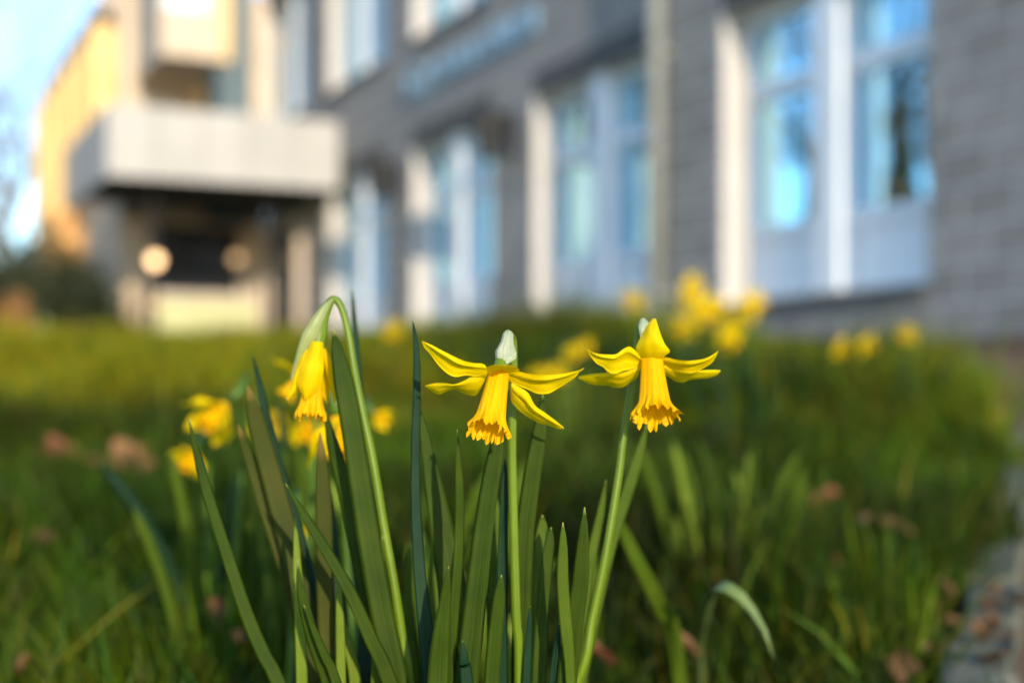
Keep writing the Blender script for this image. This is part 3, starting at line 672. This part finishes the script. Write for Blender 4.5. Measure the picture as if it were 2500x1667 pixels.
# ------------------------------------------------------------------ the sharp daffodil in the middle
c1 = lambda x, y: (960 + x / 3.92, 740 + y / 3.92)
Y1 = .602
A1 = empty('daffodil', gp(pv(1190, 1568, .623).x - .002, .625))
tag(A1, 'open yellow daffodil in sharp focus with a papery bract above spread petals', 'flower')
petal([(905, 625), (860, 580), (760, 570), (650, 540), (480, 458), (360, 395), (275, 360)], [(915, 680), (800, 700), (700, 690), (600, 706), (520, 675), (430, 590), (350, 482), (300, 430), (277, 372)], c1, Y1, Y1 - .014, -.002, .0040, .0018, A1, curl=.003, seed=1, fold=.0022)
petal([(900, 680), (760, 700), (680, 740), (580, 776), (490, 760), (400, 765), (305, 789)], [(850, 800), (800, 880), (720, 880), (640, 850), (580, 828), (490, 857), (440, 876), (380, 850), (306, 797)], c1, Y1 + .002, Y1 + .013, .001, .0045, -.0025, A1, seed=2)
petal([(1110, 650), (1200, 652), (1300, 674), (1450, 684), (1600, 675), (1750, 648), (1825, 618)], [(1110, 740), (1200, 790), (1300, 832), (1380, 866), (1480, 866), (1550, 832), (1650, 770), (1750, 702), (1782, 660), (1826, 630)], c1, Y1, Y1 - .012, -.002, .0040, .0018, A1, curl=.003, seed=3, fold=.0022, fpos=-.30)
petal([(1135, 760), (1240, 815), (1300, 870), (1330, 930), (1370, 990), (1450, 1045), (1550, 1120), (1634, 1188)], [(1120, 850), (1130, 940), (1180, 1000), (1230, 1050), (1300, 1095), (1400, 1150), (1480, 1170), (1580, 1202), (1632, 1200)], c1, Y1 + .002, Y1 + .012, .001, .0045, -.0015, A1, curl=.002, seed=4, fold=.0018, fpos=-.2)
petal([(950, 680), (890, 655), (872, 630), (930, 598), (1000, 588), (1060, 596)], [(1100, 672), (1190, 655), (1205, 632), (1150, 600), (1110, 592), (1062, 600)], c1, Y1 - .002, Y1 - .022, 0, .0015, .004, A1, seed=5)
petal([(960, 690), (930, 760), (940, 860), (1000, 930)], [(1090, 690), (1110, 760), (1090, 860), (1002, 932)], c1, Y1 + .003, Y1 + .030, 0, 0, .002, A1, seed=6)
trumpet(pt(*c1(1012, 668), Y1), pt(*c1(908, 1215), Y1 - .0125), .0045, .0090, 4, A1, flare=.06)
stem([pt(*c1(1015, 690), Y1 + .003), pt(*c1(1030, 600), Y1 + .008), pt(*c1(1070, 430), Y1 + .015), pt(*c1(1110, 330), Y1 + .020), pt(*c1(1140, 350), Y1 + .0225), pt(*c1(1152, 480), Y1 + .023), pt(*c1(1152, 800), Y1 + .023),
      pt(*c1(1140, 1150), Y1 + .022), pt(*c1(1138, 1568), Y1 + .022), pv(1185, 1400, Y1 + .022), pv(1192, 1568, Y1 + .023), Vector((A1.location.x, A1.location.y, -.006))],
     [.0026, .0030, .0022, .0020, .0019, .0018, .0019, .0020, .0021, .0022, .0023, .0024], A1, M['stem'])
sheath([pt(*c1(1095, 262), Y1 + .018), pt(*c1(1098, 285), Y1 + .016), pt(*c1(1085, 380), Y1 + .013), pt(*c1(1070, 470), Y1 + .011), pt(*c1(1068, 530), Y1 + .009), pt(*c1(1062, 588), Y1 + .007)], [.0006, .0021, .0028, .0045, .0042, .0010], [.0004, .0012, .0016, .0022, .0020, .0006], A1, M['spathe'], seed=3)
tag(A1.children[0], None)
# ------------------------------------------------------------------ the daffodil to its right
c2 = lambda x, y: (1360 + x / 4.355, 740 + y / 4.355)
Y2 = .626
A2 = empty('daffodil', gp(pv(1325, 1568, .64).x - .012, .645))
tag(A2, 'open yellow daffodil with one petal standing upright above its trumpet, leaning stem', 'flower')
petal([(920, 615), (870, 545), (838, 480), (860, 420), (900, 335), (960, 230), (1020, 163)], [(1100, 615), (1150, 560), (1200, 510), (1150, 440), (1110, 350), (1070, 230), (1052, 166)], c2, Y2 - .002, Y2 - .009, -.004, -.0018, -.0038, A2, curl=0, seed=11)
petal([(925, 605), (860, 530), (800, 475), (760, 461), (700, 490), (650, 530), (600, 546), (470, 540), (390, 524), (324, 488)], [(900, 660), (790, 700), (700, 722), (610, 751), (540, 730), (490, 680), (420, 640), (360, 570), (325, 502)], c2, Y2, Y2 - .013, -.002, .0038, .0018, A2, curl=.003, seed=12, fold=.002, fpos=-.5)
petal([(900, 660), (850, 680), (700, 738), (550, 740), (350, 755), (226, 781)], [(870, 740), (850, 790), (760, 860), (680, 897), (600, 895), (540, 876), (400, 870), (300, 840), (230, 800)], c2, Y2 + .002, Y2 + .012, .001, .0045, -.0022, A2, seed=13)
petal([(1085, 600), (1150, 575), (1280, 600), (1400, 610), (1560, 590), (1650, 550), (1712, 505)], [(1100, 650), (1250, 715), (1400, 741), (1480, 730), (1560, 690), (1640, 640), (1690, 572), (1713, 518)], c2, Y2, Y2 - .012, -.002, .0040, .0018, A2, curl=.003, seed=14, fold=.0022, fpos=-.2)
petal([(1110, 650), (1250, 690), (1420, 738), (1520, 715), (1650, 709), (1735, 712)], [(1130, 730), (1165, 770), (1210, 800), (1260, 832), (1330, 842), (1400, 820), (1500, 806), (1600, 796), (1690, 770), (1737, 726)], c2, Y2 + .002, Y2 + .012, .001, .0045, -.0022, A2, seed=15)
petal([(950, 640), (930, 740), (950, 840), (1000, 900)], [(1080, 640), (1100, 740), (1070, 840), (1002, 902)], c2, Y2 + .003, Y2 + .028, 0, 0, .002, A2, seed=16)
trumpet(pt(*c2(1010, 605), Y2 - .001), pt(*c2(1046, 1195), Y2 - .012), .0050, .0100, 9, A2, flare=.12)
stem([pt(*c2(1005, 640), Y2 + .003), pt(*c2(985, 520), Y2 + .008), pt(*c2(950, 350), Y2 + .014), pt(*c2(915, 235), Y2 + .018), pt(*c2(880, 250), Y2 + .020), pt(*c2(860, 380), Y2 + .021), pt(*c2(835, 600), Y2 + .021), pt(*c2(790, 900), Y2 + .02),
      pt(*c2(710, 1390), Y2 + .019), pv(1420, 1100, Y2 + .018), pv(1390, 1280, Y2 + .016), pv(1360, 1420, Y2 + .015), pv(1325, 1568, Y2 + .014), Vector((A2.location.x - .02, A2.location.y, .06)), Vector((A2.location.x - .03, A2.location.y, -.006))],
     [.0028, .0030, .0023, .0018, .0017, .0017, .0017, .0018, .0018, .0019, .0020, .0021, .0022, .0023, .0024], A2, M['stem'])
sheath([pt(*c2(935, 175), Y2 + .018), pt(*c2(925, 195), Y2 + .016), pt(*c2(925, 260), Y2 + .0145), pt(*c2(945, 340), Y2 + .013), pt(*c2(960, 420), Y2 + .011), pt(*c2(975, 470), Y2 + .009)], [.0006, .0020, .0028, .0030, .0028, .0006], [.0004, .0012, .0016, .0020, .0018, .0005], A2, M['spathe'], seed=5)
# ------------------------------------------------------------------ the nodding half-open daffodil on the left
c3 = lambda x, y: (420 + x / 3.409, 680 + y / 3.409)
Y3 = .655
A3 = empty('daffodil', gp(pv(935, 1568, .65).x + .006, .655))
tag(A3, 'half-open yellow daffodil hanging from a hooked stem, beside the widest leaf', 'flower')
petal([(1165, 520), (1120, 620), (1070, 740), (1040, 870), (1080, 960), (1100, 1015)], [(1255, 530), (1262, 640), (1262, 760), (1240, 880), (1160, 980), (1105, 1018)], c3, Y3 - .006, Y3 - .008, -.002, 0, -.0035, A3, seed=21)
petal([(1130, 540), (1060, 680), (1020, 800), (980, 920), (950, 1005)], [(1180, 560), (1120, 740), (1080, 860), (1030, 950), (956, 1015)], c3, Y3 - .002, Y3 - .004, -.001, .001, -.002, A3, seed=22)
petal([(1225, 540), (1265, 680), (1290, 800), (1330, 950), (1352, 1050)], [(1262, 548), (1320, 660), (1345, 800), (1368, 950), (1356, 1055)], c3, Y3 - .001, Y3 + .003, 0, .002, -.0015, A3, seed=23)
petal([(1200, 560), (1210, 760), (1220, 900), (1290, 1040)], [(1262, 560), (1300, 760), (1320, 900), (1296, 1044)], c3, Y3 + .003, Y3 + .007, 0, 0, .002, A3, seed=24)
petal([(1170, 560), (1120, 760), (1130, 900), (1180, 1010)], [(1240, 560), (1250, 760), (1250, 900), (1184, 1012)], c3, Y3 + .005, Y3 + .010, 0, 0, .003, A3, seed=25)
petal([(1150, 560), (1080, 700), (1040, 830), (1030, 980)], [(1200, 560), (1170, 740), (1130, 860), (1036, 984)], c3, Y3 + .003, Y3 + .006, 0, 0, .002, A3, seed=26)
trumpet(pt(*c3(1200, 640), Y3), pt(*c3(1150, 1135), Y3 - .003), .0036, .0078, 6, A3, flare=.04)
stem([pt(*c3(1205, 600), Y3), pt(*c3(1215, 470), Y3 + .001), pt(*c3(1255, 330), Y3 + .002), pt(*c3(1310, 210), Y3 + .003), pt(*c3(1345, 172), Y3 + .0035), pt(*c3(1385, 200), Y3 + .004), pt(*c3(1425, 290), Y3 + .004), pt(*c3(1470, 470), Y3 + .003), pt(*c3(1510, 720), Y3 + .002), pt(*c3(1570, 1040), Y3 - .001),
      pv(855, 1050, Y3 - .003), pv(880, 1200, Y3 - .004), pv(905, 1340, Y3 - .005), pv(925, 1470, Y3 - .005), pv(940, 1568, Y3 - .005), Vector((A3.location.x, A3.location.y, .05)), Vector((A3.location.x + .002, A3.location.y, -.006))],
     [.0036, .0042, .0026, .0018, .0016, .0016, .0016, .0017, .0018, .0019, .0020, .0020, .0021, .0022, .0022, .0023], A3, M['stem'])
sheath([pt(*c3(1335, 170), Y3 - .0005), pt(*c3(1270, 240), Y3 - .002), pt(*c3(1200, 360), Y3 - .004), pt(*c3(1140, 480), Y3 - .004), pt(*c3(1080, 600), Y3 - .003), pt(*c3(1030, 730), Y3 - .002), pt(*c3(988, 850), Y3 - .001)], [.0006, .0018, .0027, .0036, .0022, .0012, .0003], [.0005, .0012, .0018, .0020, .0012, .0008, .0003], A3, M['leaf_bud'], seed=7)

# leaves of the clump: (points from tip, depth at tip, depth low, widths, roll, material, plant)
LV = [
 ([(434, 960), (452, 1040), (482, 1150), (522, 1275), (565, 1405), (605, 1500), (640, 1568)], .645, .640, [22, 24, 29, 31, 31, 32], .15, 'leaf_a', A3),
 ([(546, 975), (575, 1060), (612, 1180), (655, 1310), (695, 1450), (725, 1568)], .70, .68, [22, 26, 28, 30], .3, 'leaf_d', A3),
 ([(569, 885), (590, 970), (622, 1090), (660, 1230), (690, 1350), (715, 1470), (735, 1568)], .70, .67, [30, 42, 46, 46, 44], .3, 'leaf_d', A3),
 ([(580, 812), (600, 905), (624, 1010), (652, 1115), (682, 1230), (710, 1350), (740, 1480)], .71, .68, [11, 15, 20, 26, 30], .7, 'leaf_b', A3),
 ([(656, 1110), (690, 1170), (745, 1260), (800, 1355), (850, 1465), (895, 1568)], .625, .635, [10, 20, 24, 28, 34], .55, 'leaf_a', A3),
 ([(735, 992), (740, 1090), (744, 1190), (746, 1330), (752, 1460), (765, 1568)], .665, .66, [30, 38, 40, 40, 40], .2, 'leaf_d', A3),
 ([(748, 945), (766, 1020), (794, 1120), (818, 1230), (842, 1350), (870, 1480), (890, 1568)], .662, .655, [24, 36, 40, 40, 40], -.2, 'leaf_a', A3),
 ([(765, 757), (784, 850), (803, 950), (820, 1060), (838, 1180), (858, 1300), (882, 1430), (910, 1568)], .645, .640, [34, 46, 48, 50, 52, 56], .1, 'leaf_a', A3),
 ([(808, 662), (813, 730), (818, 820), (826, 920), (840, 1060), (860, 1220)], .72, .71, [11, 15, 17, 18, 20], .5, 'leaf_b', A3),
 ([(683, 1284), (690, 1350), (712, 1440), (738, 1520), (755, 1568)], .625, .63, [22, 30, 34, 38], .0, 'leaf_a', A3),
 ([(698, 1388), (718, 1440), (745, 1505), (772, 1568)], .62, .625, [10, 18, 22, 24], .5, 'leaf_a', A3),
 ([(760, 1120), (765, 1220), (775, 1350), (795, 1480), (810, 1568)], .70, .69, [14, 20, 24, 28], .4, 'leaf_b', A3),
 ([(948, 734), (956, 800), (957, 900), (954, 1010), (954, 1150), (962, 1300), (978, 1450), (992, 1568)], .635, .628, [10, 17, 24, 30, 36, 42, 44], .25, 'leaf_b', A1),
 ([(962, 935), (976, 1010), (994, 1110), (1014, 1220), (1034, 1330), (1044, 1450), (1050, 1568)], .65, .64, [16, 24, 40, 52, 58, 60], .2, 'leaf_a', A1),
 ([(1050, 986), (1052, 1060), (1055, 1140), (1053, 1240), (1047, 1340), (1036, 1450), (1024, 1568)], .606, .612, [14, 20, 22, 26, 34, 44], .45, 'leaf_a', A1),
 ([(1150, 960), (1140, 1040), (1124, 1130), (1110, 1230), (1096, 1350), (1084, 1460), (1072, 1568)], .618, .612, [30, 38, 42, 48, 52, 56], -.25, 'leaf_a', A1),
 ([(1160, 1050), (1156, 1150), (1152, 1280), (1150, 1420), (1150, 1568)], .63, .632, [10, 18, 22, 26], .6, 'leaf_b', A1),
 ([(1132, 1120), (1134, 1230), (1138, 1350), (1140, 1470), (1142, 1568)], .66, .65, [26, 36, 40, 40], 0, 'leaf_c', A1),
 ([(1247, 905), (1240, 990), (1222, 1100), (1206, 1230), (1200, 1400), (1196, 1568)], .64, .635, [22, 34, 38, 40, 40], -.2, 'leaf_a', A1),
 ([(1246, 1182), (1243, 1250), (1228, 1350), (1212, 1460), (1200, 1568)], .655, .64, [26, 34, 40, 44], .1, 'leaf_c', A1),
 ([(1266, 1210), (1254, 1300), (1244, 1420), (1236, 1568)], .635, .632, [20, 26, 30, 34], .3, 'leaf_a', A1),
 ([(1152, 1319), (1144, 1400), (1136, 1480), (1130, 1568)], .600, .604, [22, 30, 34, 36], -.1, 'leaf_a', A1),
 ([(1030, 1300), (1022, 1380), (1012, 1470), (1006, 1568)], .598, .604, [12, 26, 40, 48], .2, 'leaf_a', A1),
 ([(1062, 1470), (1066, 1520), (1072, 1568)], .600, .603, [14, 26, 36], .2, 'leaf_b', A1),
 ([(1293, 1199), (1293, 1260), (1292, 1330), (1298, 1420), (1306, 1500), (1310, 1568)], .602, .606, [20, 26, 27, 22, 20], 0, 'leaf_c', A2),
 ([(1343, 1164), (1340, 1240), (1334, 1330), (1320, 1430), (1302, 1568)], .605, .610, [26, 38, 42, 46, 50], -.25, 'leaf_a', A2),
 ([(1284, 1430), (1280, 1500), (1278, 1568)], .61, .612, [8, 14, 20], .4, 'leaf_b', A2),
 ([(1486, 975), (1462, 1060), (1430, 1160), (1400, 1250), (1370, 1380), (1345, 1500), (1330, 1568)], .70, .675, [20, 26, 28, 28, 28], .3, 'leaf_c', A2),
 ([(1392, 1102), (1378, 1180), (1355, 1290), (1340, 1400), (1326, 1520)], .69, .68, [10, 20, 24, 26], .3, 'leaf_c', A2),
 ([(940, 1250), (936, 1350), (938, 1450), (945, 1568)], .72, .71, [12, 20, 26, 30], .3, 'leaf_c', A1),
 ([(850, 1350), (842, 1420), (836, 1500), (834, 1568)], .69, .68, [16, 24, 28, 30], .2, 'leaf_b', A3),
 ([(1005, 1130), (1000, 1230), (996, 1350), (1000, 1470), (1004, 1568)], .72, .70, [12, 20, 24, 28], .2, 'leaf_c', A1),
 ([(1218, 1390), (1214, 1460), (1208, 1568)], .62, .622, [10, 18, 24], .4, 'leaf_b', A1),
]
rf = random.Random(77)
for k in range(30):
    xb = rf.uniform(690, 1335); top = rf.uniform(1180, 1480); lean = (xb - 1010) * .10 + rf.uniform(-30, 30); Yk = rf.uniform(.64, .76)
    LV.append(([(xb + lean, top), (xb + lean * .6, top + (1568 - top) * .4), (xb + lean * .2, top + (1568 - top) * .75), (xb, 1568)], Yk, Yk, [rf.uniform(10, 18), 22, 26, 28], rf.uniform(-.6, .6), rf.choice(['leaf_a', 'leaf_b', 'leaf_b', 'leaf_c', 'leaf_e']), A3 if xb < 920 else (A1 if xb < 1230 else A2)))
for pts, ya, yb, ws, rl, mt, rt in LV: leaf_from_photo(pts, ya, yb, ws, rt, M[mt], rl, rl * .6)

# ------------------------------------------------------------------ daffodils further up the bank
def generic_parts():
    ps = []
    for v in range(3):
        rd = random.Random(40 + v); V, uv = [], []; nt, nv = 12, 7; L = .031 + .003 * v; refl = (.10, .25, -.05)[v]
        for i in range(nt):
            t = i / (nt - 1); w = .0085 * (math.sin(math.pi * min(1, t * .93 + .07)) ** .75) if t < 1 else 0; tw = .35 * t * (v - 1)
            for j in range(nv):
                q = -1 + 2 * j / (nv - 1); y = w * q; z = .004 * q * q * math.sin(math.pi * t) + L * refl * t * t + .001 * math.sin(8 * t + q * 3 + v)
                V.append((.004 + L * t, y * math.cos(tw) - z * math.sin(tw) * .3, z + y * math.sin(tw))); uv.append(((q + 1) / 2, t))
        ps.append(mesh('petal', V, grid_faces(nt, nv), M['petal'], True, uv))
    ts = []
    for s in range(2):
        V, Fc, uv = trumpet_verts(Vector((0, 0, 0)), Vector((0, 0, -.026)), .0046, .0100, 70 + s, nth=72, nt=12)
        ts.append(mesh('trumpet', V, Fc, M['trumpet'], True, uv))
    ls = []
    for s in range(4):
        rd = random.Random(90 + s); h = 1.0; b_ = rd.uniform(.1, .4); C = [(b_ * t * t, 0, h * (t - .12 * t ** 3 * b_)) for t in np.linspace(1, 0, 6)]
        V, Fc, uv = blade([Vector((c[0], .0001, c[2])) for c in C], [.05, .055, .05], chan=.12, thick=.006, n=9, tip=.14)
        ls.append([mesh('leaf', V, Fc, M[k], True, uv) for k in ('leaf_a', 'leaf_c', 'leaf_b', 'leaf_e')])
    return ps, ts, ls
PM, TM, LM = generic_parts()
def put_leaf(e, h, az, rd, mats=(0, 1, 1, 2), off=.012):
    o = link('leaf', rd.choice(LM)[rd.choice(mats)], e)
    o.location = (off * math.cos(az), off * math.sin(az), -.004); o.rotation_euler = (0, 0, az); s = h; o.scale = (s, s * rd.uniform(1.0, 1.5) * .22 / max(h, .12), s)
def bg_daffodil(vx, vy, Y, seed, label, group, nleaf=3, scale=1.0, nod=.6, yaw=None, close=.15):
    rd = random.Random(seed); c = pv(vx, vy, Y); bx, by = c.x + rd.uniform(-.02, .02), c.y + rd.uniform(.01, .03)
    e = empty('daffodil', gp(bx, by)); tag(e, label, 'flower', group)
    c = c - e.location
    yaw = rd.uniform(-.9, .9) if yaw is None else yaw
    face = Vector((math.sin(yaw) * math.cos(nod), -math.cos(yaw) * math.cos(nod), -math.sin(nod))).normalized()
    q = face.to_track_quat('-Z', 'Y'); Mx = Matrix.Translation(c) @ q.to_matrix().to_4x4() @ Matrix.Scale(scale, 4)
    for k in range(6):
        o = link('petal', PM[rd.randrange(3)], e); o.matrix_basis = Mx @ Matrix.Rotation(k * math.pi / 3 + rd.uniform(-.1, .1), 4, 'Z') @ Matrix.Translation((.003, 0, .0006 * (k % 2))) @ Matrix.Rotation(close + rd.uniform(-.12, .12), 4, 'Y')
    o = link('trumpet', TM[seed % 2], e); o.matrix_basis = Mx
    back = c - face * .02 * scale; top = c - face * .028 * scale + Vector((0, .006, .006))
    C = [c - face * .002, back, top, top + Vector((0, .008, -.02)), Vector((top.x * .6, top.y + .006, top.z * .5)), Vector((0, 0, -.006))]
    V, Fc, uv = tube(C, [.0026, .003, .0019, .0019, .002, .0022], 7); link('stem', mesh('stem', V, Fc, M['stem_deep'], True, uv), e)
    for k in range(nleaf): put_leaf(e, max(.10, c.z * rd.uniform(.65, 1.0)), rd.uniform(0, 6.28), rd)
GB = 'blurred daffodils on the bank'
LAB_A = 'blurred yellow daffodil in the dense cluster in front of the near window corner'
for i, (x, y, Y) in enumerate([(1588, 655, 3.1), (1572, 752, 3.0), (1642, 700, 3.2), (1612, 722, 3.05), (1600, 690, 3.3), (1725, 698, 3.0), (1700, 735, 3.1), (1672, 782, 2.9), (1685, 760, 3.0), (1738, 690, 3.1), (1580, 690, 3.2), (1650, 725, 3.25)]):
    bg_daffodil(x, y, Y, 200 + i, LAB_A, 'daffodil cluster before the near window', 3, .82, .3)
bg_daffodil(1455, 686, 3.5, 220, 'single blurred daffodil standing before the second tall window', None, 2)
LAB_B = 'blurred yellow daffodil on the bank below the grey wall, right of the cluster'
for i, (x, y) in enumerate([(1930, 797), (1990, 792), (2086, 766)]): bg_daffodil(x, y, 2.75, 230 + i, LAB_B, 'daffodils below the grey wall', 3, .62, .3)
LAB_C = 'blurred yellow daffodil low on the bank between the two sharp flowers'
for i, (x, y, Y) in enumerate([(1312, 808, 2.3), (1285, 855, 2.2), (1345, 795, 2.5), (1240, 862, 2.2)]): bg_daffodil(x, y, Y, 240 + i, LAB_C, 'daffodils between the sharp flowers', 3, .5)
bg_daffodil(900, 758, 4.1, 250, 'faint blurred daffodil on the crest below the cream-toned window', None, 2)
for i, (x, y, Y, lab, sc, cl, nd, yw) in enumerate([(518, 930, 1.05, 'blurred half-open daffodil left of the hanging bud, behind the olive leaves', .85, .95, .75, -.9), (606, 945, 1.3, 'small blurred daffodil peeping between the olive leaves', .7, .9, .9, .4),
    (690, 866, .95, 'blurred daffodil half hidden behind the hanging bud', .62, .1, .9, -1.2), (705, 965, 1.15, 'blurred daffodil just below the hanging bud', .6, 1.0, 1.1, .2), (446, 1035, 1.1, 'blurred daffodil behind the outermost leaf tip', .6, .9, .9, -.6),
    (862, 950, 1.1, 'pale blurred daffodil right of the bud stem', .4, 1.25, .5, 1.0), (772, 960, .80, 'daffodil tucked behind the widest leaf', .8, 1.0, 1.2, .3), (680, 1195, .86, 'low daffodil bud between the crossing leaves', .42, 1.35, 1.3, .1)]):
    bg_daffodil(x, y, Y, 260 + i, lab, None, 3, sc, nd, yw, cl)
# leaf tufts without flowers
def tuft(vx, vtop, Y, n, seed, label, spread=.03, mats=(0, 1, 1, 2), group=None):
    rd = random.Random(seed); c = pv(vx, vtop, Y); e = empty('daffodil_tuft', gp(c.x, Y)); tag(e, label, 'plant', group)
    h = max(c.z - e.location.z, .08)
    for k in range(n): put_leaf(e, h * rd.uniform(.6, 1.08), rd.uniform(0, 6.28), rd, mats, rd.uniform(0, spread))
tuft(1690, 1000, 1.3, 20, 300, 'tuft of pale broad leaves right of the leaning flower stem', .06, (3, 3, 1, 0))
tuft(1850, 1050, 1.4, 7, 301, 'loose tuft of pale leaves beside the dense pale tuft', .05, (3, 1, 0))
tuft(1750, 820, 2.2, 14, 302, 'green leaf tuft under the dense flower cluster', .06, (0, 2, 0))
tuft(1880, 760, 2.75, 14, 303, 'tall thin leaf tuft before the grey wall', .10, (0, 2, 1))
tuft(1400, 780, 2.6, 16, 304, 'leaf tuft behind the low daffodils on the bank', .12, (0, 2, 0))
tuft(1150, 760, 3.2, 18, 305, 'dark leaf tuft on the bank above the sharp daffodil', .18, (0, 2, 0))
tuft(1060, 1060, 1.0, 8, 306, 'pale leaf tuft close behind the sharp clump', .06, (3, 3, 1))
tuft(840, 1000, 1.05, 10, 307, 'leaf tuft behind the bud stem', .06, (1, 0, 0))
tuft(560, 1060, 1.05, 9, 308, 'green leaf tuft behind the olive leaves', .05, (0, 1, 0))
tuft(1500, 960, 1.7, 12, 309, 'green leaf tuft behind the leaning flower stem', .07, (0, 1, 2))
tuft(2100, 840, 2.9, 12, 310, 'leaf tuft near the path under the grey wall', .10, (0, 1, 0))
for i, (x, y, Y) in enumerate([(1180, 752, 3.4), (1260, 745, 3.6), (1330, 738, 3.4), (1420, 748, 3.3), (1490, 752, 3.2), (1100, 772, 3.6), (1030, 790, 3.8), (1560, 790, 2.9), (1660, 810, 2.8), (1800, 800, 2.8), (1960, 815, 2.6), (2040, 800, 2.7)]):
    tuft(x, y - 8, Y, 22, 330 + i, 'dark leaf tuft along the crest of the bank before the windows', .14, (0, 2, 0, 1), 'leaf tufts along the crest')
# single long arched leaf on the right
arc = empty('arched_leaf', gp(pv(1608, 1500, 1.02).x, 1.02)); tag(arc, 'single pale leaf bent over in an arch above the grass', 'leaf')
C = [pv(1778, 1512, .80), pv(1757, 1450, .805), pv(1724, 1395, .81), pv(1692, 1362, .815), pv(1662, 1348, .82), pv(1640, 1362, .84), pv(1622, 1420, .90), pv(1612, 1490, .97), Vector((arc.location.x, 1.02, arc.location.z - .005))]
V, Fc, uv = blade(C, [.005, .0085, .0085, .006, .003, .0025], .5, n=34, tip=.1, view=Vector((0, .5, -.85))); link('blade', mesh('blade', local(V, arc), Fc, M['leaf_arch'], True, uv), arc)
lf = empty('slanting_leaf', gp(pv(1560, 1500, 1.0).x, .95)); tag(lf, 'pale leaf leaning outward behind the leaning flower stem', 'leaf')
C = [pv(1405, 1160, .86), pv(1440, 1240, .87), pv(1480, 1320, .88), pv(1520, 1400, .90), pv(1548, 1460, .92), Vector((lf.location.x, .95, lf.location.z - .005))]
V, Fc, uv = blade(C, [.006, .009, .010, .010, .008], .2, n=26, tip=.12); link('blade', mesh('blade', local(V, lf), Fc, M['leaf_c'], True, uv), lf)

# ------------------------------------------------------------------ fallen leaves
def dry_leaf_mesh(seed, mat):
    rd = random.Random(seed); V, uv = [], []; nt, nv = 9, 7; p = rd.uniform(0, 6)
    for i in range(nt):
        t = i / (nt - 1); w = .45 * math.sin(math.pi * (t * .94 + .03)) ** .8 * (1 + .18 * math.sin(13 * t + p))
        for j in range(nv):
            q = -1 + 2 * j / (nv - 1); V.append((t - .5, w * q, .22 * q * q * rd.uniform(.8, 1.2) + .18 * math.sin(3 * t + p) + .05 * math.sin(5 * q + p))); uv.append(((q + 1) / 2, t))
    return mesh('fallen_leaf', V, grid_faces(nt, nv), mat, True, uv)
M['litter'] = leafy('leaf_litter', (.07, .035, .016), (.17, .095, .045), .1, None, .7, 8, .25, .1, 40)
DD = [dry_leaf_mesh(s, M['litter']) for s in range(4)]
DL = [dry_leaf_mesh(s, M['dry_leaf'] if s % 3 else M['dry_leaf_red']) for s in range(6)]
def fallen(vx, vy, Y, size, k, label, group, lift=None):
    c = pv(vx, vy, Y); o = link('fallen_leaf', DL[k % 6]); z = float(g(c.x, Y))
    o.location = (c.x, Y, max(z + .03, min(c.z, z + .065))); size *= .62; o.scale = (size, size, size); o.rotation_euler = (random.uniform(-.7, .9), random.uniform(-.5, .5), random.uniform(0, 6.28))
    tag(o, label, 'leaf', group)
LG = 'brown leaves fallen on the lawn'
def yg(vy):      # distance at which the bank is seen at this height in the picture
    ys = np.linspace(.9, 5, 400); zz = CH - (vy * K - HOR) / F * ys; return float(ys[np.argmin(np.abs(zz - g(0, ys) - .055))])
for i, (x, y, sz) in enumerate([(145, 1050, .10), (282, 1075, .10), (120, 860, .07), (215, 1070, .05), (480, 1430, .055), (510, 1405, .05), (455, 1330, .045), (560, 1480, .05), (1970, 1205, .06), (1900, 1130, .05), (2060, 1215, .05), (1900, 1290, .05), (1380, 1510, .045), (1570, 1490, .04), (1830, 1330, .04), (60, 870, .06), (340, 1085, .05), (100, 1235, .04), (640, 1450, .05), (960, 1500, .055), (935, 1460, .05), (985, 1545, .05), (1170, 1480, .05), (40, 1530, .04)]):
    fallen(x, y, yg(y), sz, i, 'dry brown fallen leaf lying in the grass', LG)
for i in range(44):
    y = random.uniform(1.15, 3.2); x = float(edge(y)) + random.uniform(.05, .35)
    o = link('fallen_leaf', DD[i % 4]); o.location = (x, y, float(g(x, y)) + .024); s = random.uniform(.012, .03); o.scale = (s, s, s); o.rotation_euler = (random.uniform(-.3, .3), random.uniform(-.3, .3), random.uniform(0, 6.28))
    if i % 2: o.location.y = y = random.uniform(1.02, 1.32); o.location.x = x = float(edge(y)) + random.uniform(-.03, .12); o.location.z = float(g(x, y)) + .04
    tag(o, 'dry brown fallen leaf lying on the paving by the kerb', 'leaf', 'brown leaves fallen on the paving')
